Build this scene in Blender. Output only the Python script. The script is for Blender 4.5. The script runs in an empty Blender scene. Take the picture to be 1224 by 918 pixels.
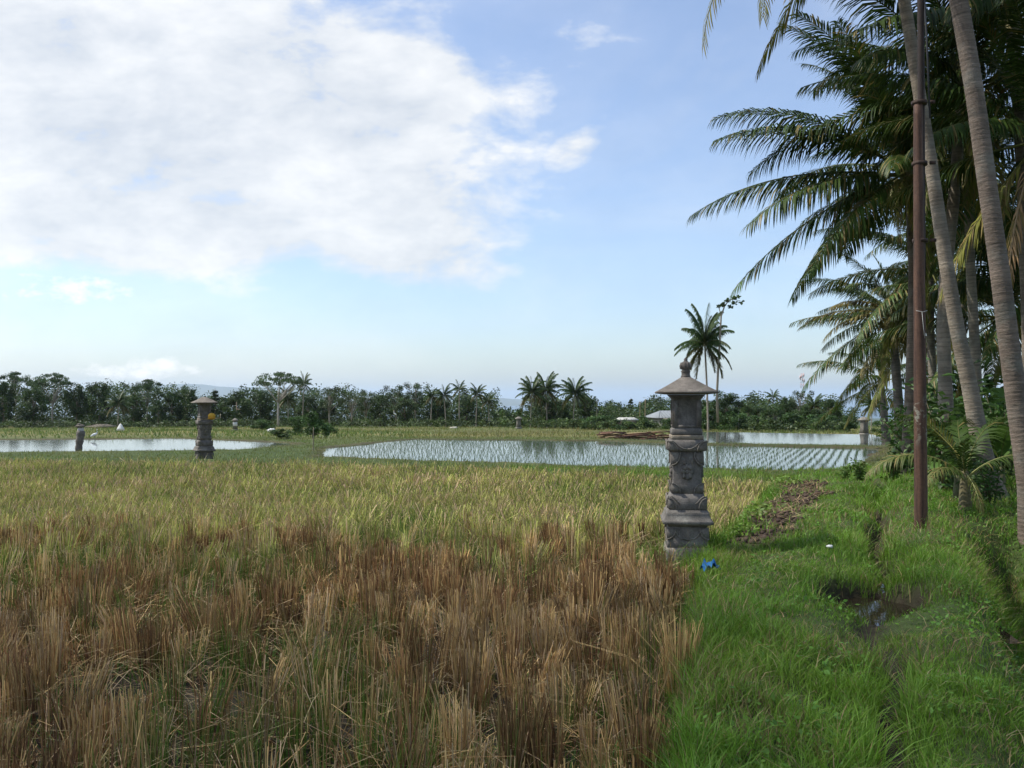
import bpy, math, random
import numpy as np
from mathutils import Vector, Matrix

random.seed(7)
RNG = np.random.default_rng(7)
R = math.radians
sc = bpy.context.scene
COL = sc.collection

# ------------------------------------------------------------------ camera
F = 1018.0            # focal length in photograph pixels (photo is 1224 x 918)
CAMZ = 1.7
PITCH = R(0.9)
cam_d = bpy.data.cameras.new("camera")
cam = bpy.data.objects.new("camera", cam_d)
COL.objects.link(cam)
cam_d.sensor_width = 36.0
cam_d.lens = 36.0 * F / 1224.0
cam_d.clip_start = 0.1
cam_d.clip_end = 120000.0
cam.location = (0, 0, CAMZ)
cam.rotation_euler = (R(90) + PITCH, 0, 0)
sc.camera = cam


def at(px, py, D):
    """world point on the sight line of a photo pixel, D metres ahead"""
    u, v = (px - 612.0) / F, (459.0 - py) / F
    dx, dy, dz = u, math.cos(PITCH) - v * math.sin(PITCH), v * math.cos(PITCH) + math.sin(PITCH)
    k = D / dy
    return Vector((dx * k, D, CAMZ + dz * k))


# ------------------------------------------------------------------ noise
def _hash(ix, iy, seed):
    n = (ix.astype(np.int64) * 374761393 + iy.astype(np.int64) * 668265263 + seed * 974711) & 0x7FFFFFFF
    n = ((n ^ (n >> 13)) * 1274126177) & 0x7FFFFFFF
    return ((n ^ (n >> 16)) & 0xFFFF) / 65535.0


def vnoise(x, y, s=1.0, seed=0):
    x = np.asarray(x, float) / s
    y = np.asarray(y, float) / s
    ix, iy = np.floor(x), np.floor(y)
    fx, fy = x - ix, y - iy
    fx = fx * fx * (3 - 2 * fx)
    fy = fy * fy * (3 - 2 * fy)
    a = _hash(ix, iy, seed)
    b = _hash(ix + 1, iy, seed)
    c = _hash(ix, iy + 1, seed)
    d = _hash(ix + 1, iy + 1, seed)
    return (a * (1 - fx) + b * fx) * (1 - fy) + (c * (1 - fx) + d * fx) * fy


def fbm(x, y, s=1.0, seed=0, o=3):
    t, a, w = 0, 1.0, 0
    for i in range(o):
        t = t + a * vnoise(x, y, s / 2 ** i, seed + 17 * i)
        w += a
        a *= 0.5
    return t / w


def sstep(a, b, x):
    t = np.clip((np.asarray(x, float) - a) / (b - a), 0, 1)
    return t * t * (3 - 2 * t)


# ------------------------------------------------------------------ mesh helpers
def np_mesh(name, V, faces, C=None, mats=(), smooth=False, fmat=None):
    """faces: list of int arrays (n,3) or (n,4)"""
    me = bpy.data.meshes.new(name)
    V = np.asarray(V, np.float32).reshape(-1, 3)
    faces = [np.asarray(f, np.int32) for f in faces if len(f)]
    nl = sum(f.size for f in faces)
    npoly = sum(len(f) for f in faces)
    me.vertices.add(len(V))
    me.vertices.foreach_set("co", V.ravel())
    me.loops.add(nl)
    me.polygons.add(npoly)
    me.loops.foreach_set("vertex_index", np.concatenate([f.ravel() for f in faces]))
    tot = np.concatenate([np.full(len(f), f.shape[1], np.int32) for f in faces])
    start = np.concatenate([[0], np.cumsum(tot)[:-1]]).astype(np.int32)
    me.polygons.foreach_set("loop_start", start)
    me.polygons.foreach_set("loop_total", tot)
    if smooth:
        me.polygons.foreach_set("use_smooth", np.ones(npoly, bool))
    if fmat is not None:
        me.polygons.foreach_set("material_index", np.asarray(fmat, np.int32))
    me.update(calc_edges=True)
    if C is not None:
        C = np.asarray(C, np.float32)
        if C.shape[1] == 3:
            C = np.concatenate([C, np.ones((len(C), 1), np.float32)], 1)
        at_ = me.color_attributes.new("Col", 'FLOAT_COLOR', 'POINT')
        at_.data.foreach_set("color", C.ravel())
    for m in mats:
        me.materials.append(m)
    return me


class MB:
    """collects shapes for ONE mesh"""

    def __init__(s):
        s.V, s.C, s.F3, s.F4, s.n = [], [], [], [], 0

    def add(s, V, F, C=(1, 1, 1)):
        V = np.asarray(V, float).reshape(-1, 3)
        C = np.asarray(C, float)
        if C.ndim == 1:
            C = np.tile(C, (len(V), 1))
        s.V.append(V)
        s.C.append(C)
        for f in (F if isinstance(F, list) else [F]):
            f = np.asarray(f, int)
            if not len(f):
                continue
            (s.F3 if f.shape[1] == 3 else s.F4).append(f + s.n)
        s.n += len(V)

    def mesh(s, name, mat, smooth=False):
        fs = []
        if s.F3: fs.append(np.concatenate(s.F3))
        if s.F4: fs.append(np.concatenate(s.F4))
        return np_mesh(name, np.concatenate(s.V), fs, np.concatenate(s.C), [mat], smooth)

    # --- primitives
    def box(s, lo, hi, C=(1, 1, 1), M=None):
        x0, y0, z0 = lo
        x1, y1, z1 = hi
        V = np.array([(x0, y0, z0), (x1, y0, z0), (x1, y1, z0), (x0, y1, z0), (x0, y0, z1), (x1, y0, z1), (x1, y1, z1), (x0, y1, z1)], float)
        if M is not None:
            V = np.array([tuple(M @ Vector(v)) for v in V])
        s.add(V, np.array([(0, 3, 2, 1), (4, 5, 6, 7), (0, 1, 5, 4), (1, 2, 6, 5), (2, 3, 7, 6), (3, 0, 4, 7)]), C)

    def sqlathe(s, prof, C=(1, 1, 1), nx=1.0, bev=0.0):
        """stack of squares (half, z) bottom to top, closed both ends; bev cuts the corners"""
        V, Fq = [], []
        k = 8 if bev else 4
        for h, z in prof:
            if bev:
                b = min(bev, h * 0.4)
                V += [(-h + b, -h, z), (h - b, -h, z), (h, -h + b, z), (h, h - b, z), (h - b, h, z), (-h + b, h, z), (-h, h - b, z), (-h, -h + b, z)]
            else:
                V += [(-h, -h, z), (h, -h, z), (h, h, z), (-h, h, z)]
        for i in range(len(prof) - 1):
            for j in range(k):
                a, b2 = i * k + j, i * k + (j + 1) % k
                Fq.append((a, b2, b2 + k, a + k))
        n = len(V)
        V += [(0, 0, prof[0][1]), (0, 0, prof[-1][1])]
        F3 = [(n, (j + 1) % k, j) for j in range(k)] + [(n + 1, (len(prof) - 1) * k + j, (len(prof) - 1) * k + (j + 1) % k) for j in range(k)]
        s.add(V, [np.array(Fq), np.array(F3)], C)

    def lathe(s, prof, seg=20, C=(1, 1, 1)):
        V, Fq = [], []
        for r, z in prof:
            for j in range(seg):
                a = 2 * math.pi * j / seg
                V.append((r * math.cos(a), r * math.sin(a), z))
        for i in range(len(prof) - 1):
            for j in range(seg):
                a, b = i * seg + j, i * seg + (j + 1) % seg
                Fq.append((a, b, b + seg, a + seg))
        n = len(V)
        V += [(0, 0, prof[0][1]), (0, 0, prof[-1][1])]
        F3 = [(n, (j + 1) % seg, j) for j in range(seg)] + [(n + 1, (len(prof) - 1) * seg + j, (len(prof) - 1) * seg + (j + 1) % seg) for j in range(seg)]
        s.add(V, [np.array(Fq), np.array(F3)], C)

    def tube(s, pts, rad, seg=8, C=(1, 1, 1), caps=True, Cring=None):
        pts = np.asarray(pts, float)
        n = len(pts)
        rad = np.broadcast_to(np.asarray(rad, float), (n,))
        T = np.gradient(pts, axis=0)
        T /= np.linalg.norm(T, axis=1, keepdims=True) + 1e-9
        up = np.array([0, 0, 1.0]) if abs(T[0][2]) < 0.9 else np.array([0, 1.0, 0])
        A = np.cross(T, up)
        A /= np.linalg.norm(A, axis=1, keepdims=True) + 1e-9
        B = np.cross(A, T)
        ang = np.linspace(0, 2 * math.pi, seg, endpoint=False)
        V = pts[:, None, :] + rad[:, None, None] * (A[:, None, :] * np.cos(ang)[None, :, None] + B[:, None, :] * np.sin(ang)[None, :, None])
        V = V.reshape(-1, 3)
        i = np.arange(n - 1)[:, None] * seg
        j = np.arange(seg)[None, :]
        a = (i + j).ravel()
        b = (i + (j + 1) % seg).ravel()
        Fq = np.stack([a, a + seg, b + seg, b], 1)
        Cc = np.asarray(C, float)
        if Cring is not None:
            Cc = np.repeat(np.asarray(Cring, float), seg, 0)
        fl = [Fq]
        if caps:
            nv = len(V)
            V = np.concatenate([V, pts[:1], pts[-1:]])
            if Cc.ndim == 2: Cc = np.concatenate([Cc, Cc[:1], Cc[-1:]])
            jj = np.arange(seg)
            fl.append(np.stack([np.full(seg, nv), jj, (jj + 1) % seg], 1))
            o = (n - 1) * seg
            fl.append(np.stack([np.full(seg, nv + 1), o + (jj + 1) % seg, o + jj], 1))
        s.add(V, fl, Cc)

    def ball(s, c, r, C=(1, 1, 1), nu=12, nv=8, jit=0.0, seed=0):
        r = np.broadcast_to(np.asarray(r, float), (3,))
        rg = np.random.default_rng(seed)
        V = [(0, 0, -1)]
        for i in range(1, nv):
            t = math.pi * i / nv
            for j in range(nu):
                p = 2 * math.pi * j / nu
                k = 1 + jit * rg.uniform(-1, 1)
                V.append((math.sin(t) * math.cos(p) * k, math.sin(t) * math.sin(p) * k, -math.cos(t) * k))
        V.append((0, 0, 1))
        V = np.array(V) * r + np.asarray(c, float)
        F3 = [(0, 1 + (j + 1) % nu, 1 + j) for j in range(nu)]
        Fq = []
        for i in range(nv - 2):
            for j in range(nu):
                a, b = 1 + i * nu + j, 1 + i * nu + (j + 1) % nu
                Fq.append((a, b, b + nu, a + nu))
        l = len(V) - 1
        o = 1 + (nv - 2) * nu
        F3 += [(l, o + j, o + (j + 1) % nu) for j in range(nu)]
        s.add(V, [np.array(F3), np.array(Fq)], C)

    def prism(s, poly, d, M, C=(1, 1, 1)):
        """extrude 2-D polygon (x,z) by d along -y, placed by matrix M"""
        n = len(poly)
        V = [M @ Vector((p[0], 0.004, p[1])) for p in poly] + [M @ Vector((p[0] * 0.97 + 0.03 * sum(q[0] for q in poly) / n, -d, p[1] * 0.97 + 0.03 * sum(q[1] for q in poly) / n)) for p in poly]
        c = [sum(p[0] for p in poly) / n, sum(p[1] for p in poly) / n]
        V.append(M @ Vector((c[0], -d * 1.25, c[1])))
        V = np.array([tuple(v) for v in V])
        Fq = [(i, (i + 1) % n, n + (i + 1) % n, n + i) for i in range(n)]
        F3 = [(2 * n, n + i, n + (i + 1) % n) for i in range(n)]
        s.add(V, [np.array(Fq), np.array(F3)], C)


def link(name, me, parent=None, loc=None):
    o = bpy.data.objects.new(name, me)
    COL.objects.link(o)
    if parent: o.parent = parent
    if loc is not None: o.location = loc
    return o


def thing(name, label, cat, loc=(0, 0, 0), rz=0.0, group=None, me=None):
    o = bpy.data.objects.new(name, me)
    COL.objects.link(o)
    o.location = loc
    o.rotation_euler = (0, 0, rz)
    o["label"] = label
    o["category"] = cat
    if group: o["group"] = group
    return o


def setting(name, me, kind="structure", loc=None):
    o = link(name, me, None, loc)
    o["kind"] = kind
    return o


def dup(o, parent=None):
    c = o.copy()
    COL.objects.link(c)
    if parent: c.parent = parent
    for ch in list(o.children):
        dup(ch, c)
    return c


# ------------------------------------------------------------------ materials
def nmat(name):
    m = bpy.data.materials.new(name)
    m.use_nodes = True
    nt = m.node_tree
    b = nt.nodes["Principled BSDF"]
    return m, nt, b


def N(nt, t, **kw):
    n = nt.nodes.new(t)
    for k, v in kw.items():
        if k in n.inputs.keys() if isinstance(k, str) else False:
            n.inputs[k].default_value = v
        else:
            setattr(n, k, v)
    return n


def mix(nt, fac, a, b, mode='MIX'):
    m = nt.nodes.new("ShaderNodeMix")
    m.data_type = 'RGBA'
    m.blend_type = mode
    for sock, v in ((m.inputs[0], fac), (m.inputs[6], a), (m.inputs[7], b)):
        if hasattr(v, "is_output") or isinstance(v, bpy.types.NodeSocket):
            nt.links.new(v, sock)
        else:
            sock.default_value = v if not isinstance(v, tuple) else (*v, 1)[:4]
    return m.outputs[2]


def math_n(nt, op, a, b=0.0, clamp=False):
    m = nt.nodes.new("ShaderNodeMath")
    m.operation = op
    m.use_clamp = clamp
    for i, v in enumerate((a, b)):
        if isinstance(v, bpy.types.NodeSocket): nt.links.new(v, m.inputs[i])
        else: m.inputs[i].default_value = v
    return m.outputs[0]


def noise(nt, scale, detail=4, rough=0.6, vec=None, dist=0.0):
    n = nt.nodes.new("ShaderNodeTexNoise")
    n.inputs["Scale"].default_value = scale
    n.inputs["Detail"].default_value = detail
    n.inputs["Roughness"].default_value = rough
    n.inputs["Distortion"].default_value = dist
    if vec is not None: nt.links.new(vec, n.inputs["Vector"])
    return n.outputs["Fac"]


def ramp(nt, fac, stops):
    r = nt.nodes.new("ShaderNodeValToRGB")
    e = r.color_ramp.elements
    while len(e) < len(stops): e.new(0.5)
    for el, (p, c) in zip(e, stops):
        el.position = p
        el.color = (*c, 1) if isinstance(c, tuple) else (c, c, c, 1)
    nt.links.new(fac, r.inputs[0])
    return r.outputs[0]


def coords(nt, kind="Object"):
    return nt.nodes.new("ShaderNodeTexCoord").outputs[kind]


def bump(nt, b, h, strength=0.5, dist=0.02):
    n = nt.nodes.new("ShaderNodeBump")
    n.inputs["Strength"].default_value = strength
    n.inputs["Distance"].default_value = dist
    nt.links.new(h, n.inputs["Height"])
    nt.links.new(n.outputs[0], b.inputs["Normal"])


def attr_mat(name, rough=0.6, transl=0.0, var=0.25, nscale=3.0, spec=0.3, objvar=0.0):
    """colour from the mesh's own Col attribute, broken up by noise"""
    m, nt, b = nmat(name)
    a = nt.nodes.new("ShaderNodeAttribute")
    a.attribute_name = "Col"
    g = nt.nodes.new("ShaderNodeNewGeometry")
    n = noise(nt, nscale, 3, 0.6, g.outputs["Position"])
    k = ramp(nt, n, [(0.25, 1 - var), (0.75, 1 + var)])
    c = mix(nt, 1.0, a.outputs["Color"], k, 'MULTIPLY')
    if objvar:
        oi = nt.nodes.new("ShaderNodeObjectInfo")
        k2 = ramp(nt, oi.outputs["Random"], [(0.0, (1 - objvar, 1 - objvar * 0.6, 1 - objvar)), (1.0, (1 + objvar, 1 + objvar * 0.6, 1 + objvar * 0.4))])
        c = mix(nt, 1.0, c, k2, 'MULTIPLY')
    nt.links.new(c, b.inputs["Base Color"])
    b.inputs["Roughness"].default_value = rough
    b.inputs["Specular IOR Level"].default_value = spec
    if transl:
        t = nt.nodes.new("ShaderNodeBsdfTranslucent")
        nt.links.new(c, t.inputs["Color"])
        ms = nt.nodes.new("ShaderNodeMixShader")
        ms.inputs[0].default_value = transl
        nt.links.new(b.outputs[0], ms.inputs[1])
        nt.links.new(t.outputs[0], ms.inputs[2])
        nt.links.new(ms.outputs[0], nt.nodes["Material Output"].inputs["Surface"])
    return m


M_GRASS = attr_mat("grass_blades", 0.5, 0.35, 0.22, 1.3)
M_STUB = attr_mat("rice_straw", 0.75, 0.15, 0.18, 2.0, 0.2)
M_LEAF = attr_mat("tree_leaves", 0.55, 0.25, 0.28, 0.35, 0.3, 0.16)
M_PALM = attr_mat("palm_leaves", 0.5, 0.2, 0.2, 1.2, 0.2, 0.18)
M_BARK = attr_mat("tree_bark", 0.85, 0, 0.3, 6.0, 0.2)
M_PLAIN = attr_mat("painted_or_plain", 0.7, 0, 0.1, 8.0, 0.3)
M_CLOTH = attr_mat("cloth", 0.8, 0.1, 0.08, 10.0, 0.2)


def palm_bark():
    m, nt, b = nmat("palm_bark")
    a = nt.nodes.new("ShaderNodeAttribute")
    a.attribute_name = "Col"
    o = coords(nt)
    mp = nt.nodes.new("ShaderNodeMapping")
    mp.inputs["Scale"].default_value = (5, 5, 22)
    nt.links.new(o, mp.inputs[0])
    n1 = noise(nt, 1.0, 5, 0.7, mp.outputs[0])
    n2 = noise(nt, 2.2, 4, 0.6, o)
    c = mix(nt, 1.0, a.outputs["Color"], ramp(nt, n1, [(0.3, 0.72), (0.7, 1.2)]), 'MULTIPLY')
    c = mix(nt, ramp(nt, n2, [(0.5, 0.0), (0.68, 0.55)]), c, (0.20, 0.20, 0.17))
    n3 = noise(nt, 1.1, 5, 0.65, o, 1.0)
    c = mix(nt, 1.0, c, ramp(nt, n3, [(0.35, (0.62, 0.60, 0.56)), (0.65, (1.18, 1.17, 1.14))]), 'MULTIPLY')
    n4 = noise(nt, 11.0, 4, 0.7, o)
    c = mix(nt, ramp(nt, n4, [(0.62, 0.0), (0.70, 0.6)]), c, (0.075, 0.06, 0.045))
    nt.links.new(c, b.inputs["Base Color"])
    b.inputs["Roughness"].default_value = 0.9
    bump(nt, b, math_n(nt, 'ADD', n1, math_n(nt, 'MULTIPLY', n4, 0.6)), 0.8, 0.025)
    return m


M_PBARK = palm_bark()


def stone(name, base=(0.145, 0.132, 0.116), lich=(0.30, 0.29, 0.25)):
    m, nt, b = nmat(name)
    o = coords(nt)
    a = nt.nodes.new("ShaderNodeAttribute")
    a.attribute_name = "Col"
    n1 = noise(nt, 9, 6, 0.65, o)
    n2 = noise(nt, 70, 3, 0.6, o)
    n3 = noise(nt, 4.0, 5, 0.7, o, 0.4)
    c = mix(nt, ramp(nt, n1, [(0.3, 0.0), (0.7, 1.0)]), tuple(x * 0.62 for x in base), tuple(x * 1.3 for x in base))
    c = mix(nt, ramp(nt, n3, [(0.56, 0.0), (0.72, 0.6)]), c, lich)
    c = mix(nt, ramp(nt, noise(nt, 6, 4, 0.6, o, 0.8), [(0.6, 0.0), (0.75, 0.45)]), c, (0.07, 0.09, 0.045))
    c = mix(nt, 1.0, c, ramp(nt, n2, [(0.3, 0.8), (0.7, 1.2)]), 'MULTIPLY')
    c = mix(nt, 1.0, c, a.outputs["Color"], 'MULTIPLY')
    nt.links.new(c, b.inputs["Base Color"])
    b.inputs["Roughness"].default_value = 0.9
    b.inputs["Specular IOR Level"].default_value = 0.25
    h = math_n(nt, 'ADD', n1, math_n(nt, 'MULTIPLY', n2, 0.5))
    bump(nt, b, h, 0.6, 0.010)
    return m


M_STONE = stone("carved_stone")


def rust():
    m, nt, b = nmat("rusty_steel")
    o = coords(nt)
    a = nt.nodes.new("ShaderNodeAttribute")
    a.attribute_name = "Col"
    mp = nt.nodes.new("ShaderNodeMapping")
    mp.inputs["Scale"].default_value = (16, 16, 1.1)
    nt.links.new(o, mp.inputs[0])
    n1 = noise(nt, 1.0, 6, 0.7, mp.outputs[0])
    n2 = noise(nt, 30, 4, 0.7, o)
    c = mix(nt, ramp(nt, n1, [(0.38, 0.0), (0.62, 1.0)]), (0.040, 0.019, 0.011), (0.125, 0.062, 0.035))
    c = mix(nt, 1.0, c, ramp(nt, n2, [(0.3, 0.75), (0.7, 1.25)]), 'MULTIPLY')
    c = mix(nt, 1.0, c, a.outputs["Color"], 'MULTIPLY')
    # flaking remains of pale paint between 1.05 m and 1.75 m up the pole
    sx = nt.nodes.new("ShaderNodeSeparateXYZ")
    nt.links.new(o, sx.inputs[0])
    z = sx.outputs["Z"]
    band = math_n(nt, 'MULTIPLY', ramp(nt, math_n(nt, 'MULTIPLY', z, 0.4), [(0.40, 0.0), (0.48, 1.0)]), ramp(nt, math_n(nt, 'MULTIPLY', z, 0.4), [(0.58, 1.0), (0.66, 0.0)]))
    fl = ramp(nt, noise(nt, 7.5, 5, 0.7, o, 0.5), [(0.50, 0.0), (0.57, 1.0)])
    c = mix(nt, math_n(nt, 'MULTIPLY', math_n(nt, 'MULTIPLY', band, fl), 0.75), c, (0.30, 0.29, 0.22))
    nt.links.new(c, b.inputs["Base Color"])
    b.inputs["Roughness"].default_value = 0.75
    b.inputs["Metallic"].default_value = 0.15
    bump(nt, b, n2, 0.4, 0.006)
    return m


M_RUST = rust()


def ground_mat():
    m, nt, b = nmat("ground_soil")
    a = nt.nodes.new("ShaderNodeAttribute")
    a.attribute_name = "Col"
    g = nt.nodes.new("ShaderNodeNewGeometry")
    p = g.outputs["Position"]
    n1 = noise(nt, 9.0, 6, 0.7, p)
    n2 = noise(nt, 0.6, 5, 0.65, p)
    n3 = noise(nt, 0.06, 4, 0.6, p)
    c = mix(nt, 1.0, a.outputs["Color"], ramp(nt, n1, [(0.25, 0.55), (0.75, 1.45)]), 'MULTIPLY')
    c = mix(nt, 1.0, c, ramp(nt, n2, [(0.3, (0.75, 0.78, 0.75)), (0.7, (1.25, 1.2, 1.2))]), 'MULTIPLY')
    c = mix(nt, 1.0, c, ramp(nt, n3, [(0.35, (0.8, 0.9, 0.8)), (0.65, (1.2, 1.1, 1.15))]), 'MULTIPLY')
    nt.links.new(c, b.inputs["Base Color"])
    b.inputs["Roughness"].default_value = 0.9
    b.inputs["Specular IOR Level"].default_value = 0.2
    bump(nt, b, n1, 0.8, 0.05)
    return m


M_GROUND = ground_mat()


def water_mat(name, base, rough=0.03, bscale=6.0, bstr=0.05):
    m, nt, b = nmat(name)
    g = nt.nodes.new("ShaderNodeNewGeometry")
    n = noise(nt, bscale, 3, 0.5, g.outputs["Position"])
    n2 = noise(nt, 0.5, 4, 0.6, g.outputs["Position"])
    nt.links.new(mix(nt, n2, tuple(x * 0.7 for x in base), tuple(x * 1.3 for x in base)), b.inputs["Base Color"])
    b.inputs["Roughness"].default_value = rough
    b.inputs["IOR"].default_value = 1.33
    bump(nt, b, n, bstr, 0.02)
    return m


M_WATER = water_mat("paddy_water", (0.10, 0.11, 0.10), 0.05, 5.0, 0.06)
M_DITCH = water_mat("ditch_water", (0.022, 0.018, 0.011), 0.01, 9.0, 0.015)
M_SEA = water_mat("sea_water", (0.02, 0.06, 0.10), 0.35, 0.02, 0.3)

# ------------------------------------------------------------------ terrain
SHR = (2.0, 9.8)             # near shrine
WZ = -0.62                   # paddy water level
P1 = np.array([(-7.2, 32.6), (0.2, 29.4), (5.0, 26.4), (7.6, 23.9), (9.4, 25.2), (14.2, 33.4), (16.6, 38.6), (9.4, 41.3), (4.9, 45.0), (-5.3, 47.0), (-8.4, 39)])
P2 = np.array([(5.6, 47.0), (9.7, 42.7), (17.4, 40.0), (18.9, 42.5), (22.3, 53), (13, 57), (10.2, 53)])
P3 = np.array([(-60, 34.6), (-21.4, 35.4), (-11.8, 37.8), (-10.4, 42), (-13.4, 44.8), (-19, 48), (-27, 46.4), (-62, 45)])


def sdist(P, x, y):
    """signed distance to polygon, negative inside"""
    x = np.asarray(x, float); y = np.asarray(y, float)
    d = np.full(x.shape, 1e9)
    ins = np.zeros(x.shape, bool)
    n = len(P)
    for i in range(n):
        ax, ay = P[i]; bx, by = P[(i + 1) % n]
        ex, ey = bx - ax, by - ay
        t = np.clip(((x - ax) * ex + (y - ay) * ey) / (ex * ex + ey * ey), 0, 1)
        d = np.minimum(d, np.hypot(x - ax - t * ex, y - ay - t * ey))
        c = ((ay > y) != (by > y)) & (x < (bx - ax) * (y - ay) / (by - ay + 1e-12) + ax)
        ins ^= c
    return np.where(ins, -d, d)


def xf(y):   # right edge of the stubble field
    return np.interp(y, [-6, 2, 4.5, 8.8, 9.8, 11.3, 17, 20, 24], [-2, 0.30, 0.86, 1.93, 2.2, 2.95, 5.2, 6.2, 7.2])


def yfar(x):  # far edge of the stubble field
    return np.interp(x, [-40, -16, -5, 0, 3.6, 5.5, 8], [27.5, 26, 24.6, 22.3, 19.9, 18.4, 17.0])


def xd(y):   # little irrigation ditch
    return 0.04 + 0.426 * np.asarray(y, float) + 0.07 * np.sin(np.asarray(y) * 1.7) + 0.05 * np.sin(np.asarray(y) * 3.9)


def pool(x, y):
    return np.hypot((x - 3.0 - 0.15 * (y - 7.2)) / 0.48, (y - 7.1) / 0.50) + 0.22 * (vnoise(x, y, 0.3, 5) - 0.5)


def in_field(x, y):
    return np.minimum(xf(y) - x, yfar(x) - y)


def dirt(x, y):
    e = x - xf(y)
    w = 0.55 + 0.25 * sstep(10, 13, y) + 0.5 * (vnoise(x, y, 0.6, 41) - 0.5)
    return sstep(0, 0.25, e - 0.05 + 0.4 * (vnoise(x, y, 0.5, 43) - 0.5)) * (1 - sstep(w + 0.1, w + 0.4, e)) * sstep(9.5, 10.4, y) * (1 - sstep(16.5, 17.8, y))


def ground_z(x, y):
    x = np.asarray(x, float); y = np.asarray(y, float)
    z = np.interp(y, [-900, -60, 8, 17, 22, 28, 48, 60, 130, 400, 1200, 3000, 6000, 20000],
                  [3, 0.5, 0, 0.0, -0.30, -0.58, -0.62, -0.9, -3.0, -10, -38, -92, -135, -170])
    right = sstep(0.42, 0.62, x / np.maximum(y, 4)) * sstep(14, 20, y) * (1 - sstep(40, 60, y))
    z = z + 0.35 * right
    near = (1 - sstep(25, 60, y))
    z = z + near * (0.10 * (fbm(x, y, 1.1, 3) - 0.5) + 0.05 * (fbm(x, y, 0.22, 8, 2) - 0.5))
    z = z + sstep(45, 90, y) * (1 - sstep(400, 900, y)) * 0.8 * (fbm(x, y, 14, 4) - 0.5)
    # sunken stubble field
    f = in_field(x, y)
    fm = sstep(-0.12, 0.14, f + 0.12 * (vnoise(x, y, 0.25, 9) - 0.5))
    fl = np.interp(y, [0, 10, 24, 30], [-0.28, -0.28, -0.42, -0.5])
    z = z * (1 - fm) + fm * (fl + 0.07 * (fbm(x, y, 0.5, 12) - 0.5) + 0.02 * (vnoise(x, y, 0.12, 2) - 0.5))
    # low bund along the far edge of the field
    eb = y - yfar(x)
    kb = np.exp(-((eb - 0.55) / 0.45) ** 2) * (1 - sstep(6.5, 7.6, x)) * sstep(-36, -28, x)
    z = z * (1 - kb) + kb * (-0.16 + 0.06 * (fbm(x, y, 1.2, 55) - 0.5))
    # crumbly dirt strip
    z = z + dirt(x, y) * 0.07 * (fbm(x, y, 0.3, 21) - 0.5)
    # grassy rise the near shrine stands on
    mk = np.exp(-((x - SHR[0]) ** 2 + (y - SHR[1]) ** 2) / 0.55)
    z = z * (1 - mk) + mk * -0.10
    # ditch and pool
    dd = np.abs(x - xd(y))
    z = z - (0.06 + 0.2 * sstep(7.4, 8.6, y)) * np.exp(-(dd / 0.12) ** 2) * sstep(1, 3, y) * (1 - sstep(17, 19, y))
    z = z - 0.26 * (1 - sstep(0.78, 1.10, pool(x, y)))
    ub = x - 0.426 * y
    z = z + (0.13 * np.exp(-((ub - 0.62) / 0.36) ** 2) + 0.07 * np.exp(-((ub + 0.55) / 0.4) ** 2) + 0.10 * (fbm(x, y, 0.8, 15) - 0.5) * sstep(0.0, 0.3, x - xf(y))) * sstep(3, 5, y) * (1 - sstep(15, 18, y)) * sstep(0.1, 0.4, x - xf(y))
    # lower dark channel on the right
    s = x - (0.49 * y + 0.42)
    z = z - 0.85 * np.exp(-((s - 0.62) / 0.42) ** 2) * (1 - sstep(10.3, 12.4, y))
    # paddies: dug out, with raised banks
    for P in (P1, P2, P3):
        d = sdist(P, x, y) + 0.6 * (vnoise(x, y, 1.5, 31) - 0.5) + 0.25 * (vnoise(x, y, 0.5, 33) - 0.5)
        bank = np.exp(-((d - 0.55) / 0.5) ** 2) * 0.05
        z = z + np.where(d > -0.2, bank, 0)
        k = 1 - sstep(-0.35, 0.2, d)
        z = z * (1 - k) + k * (WZ - 0.16)
    return z


def geom_axis(a, b, step, grow, lim):
    v = list(np.arange(a, b + 1e-6, step))
    return v


def grow_from(start, step, factor, lim):
    out, p = [], start
    sgn = 1 if step > 0 else -1
    while abs(p) < lim:
        step *= factor
        p += step
        out.append(p)
    return out


xs = list(np.arange(-7.5, 9.5, 0.085))
xr = list(np.arange(9.8, 26, 0.34)); xl = list(np.arange(-26, -7.6, 0.34))
xs = xl + xs + xr
xs = sorted(grow_from(xs[0], -0.5, 1.28, 24000)) + xs + grow_from(xs[-1], 0.5, 1.28, 24000)
ys = list(np.arange(2.2, 15, 0.08)) + list(np.arange(15, 30, 0.17)) + list(np.arange(30, 62, 0.36))
ys = sorted(grow_from(ys[0], -0.25, 1.3, 800)) + ys + grow_from(ys[-1], 0.6, 1.12, 12000)
X, Y = np.meshgrid(np.array(xs), np.array(ys))
Z = ground_z(X, Y)
nx_, ny_ = len(xs), len(ys)


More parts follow.
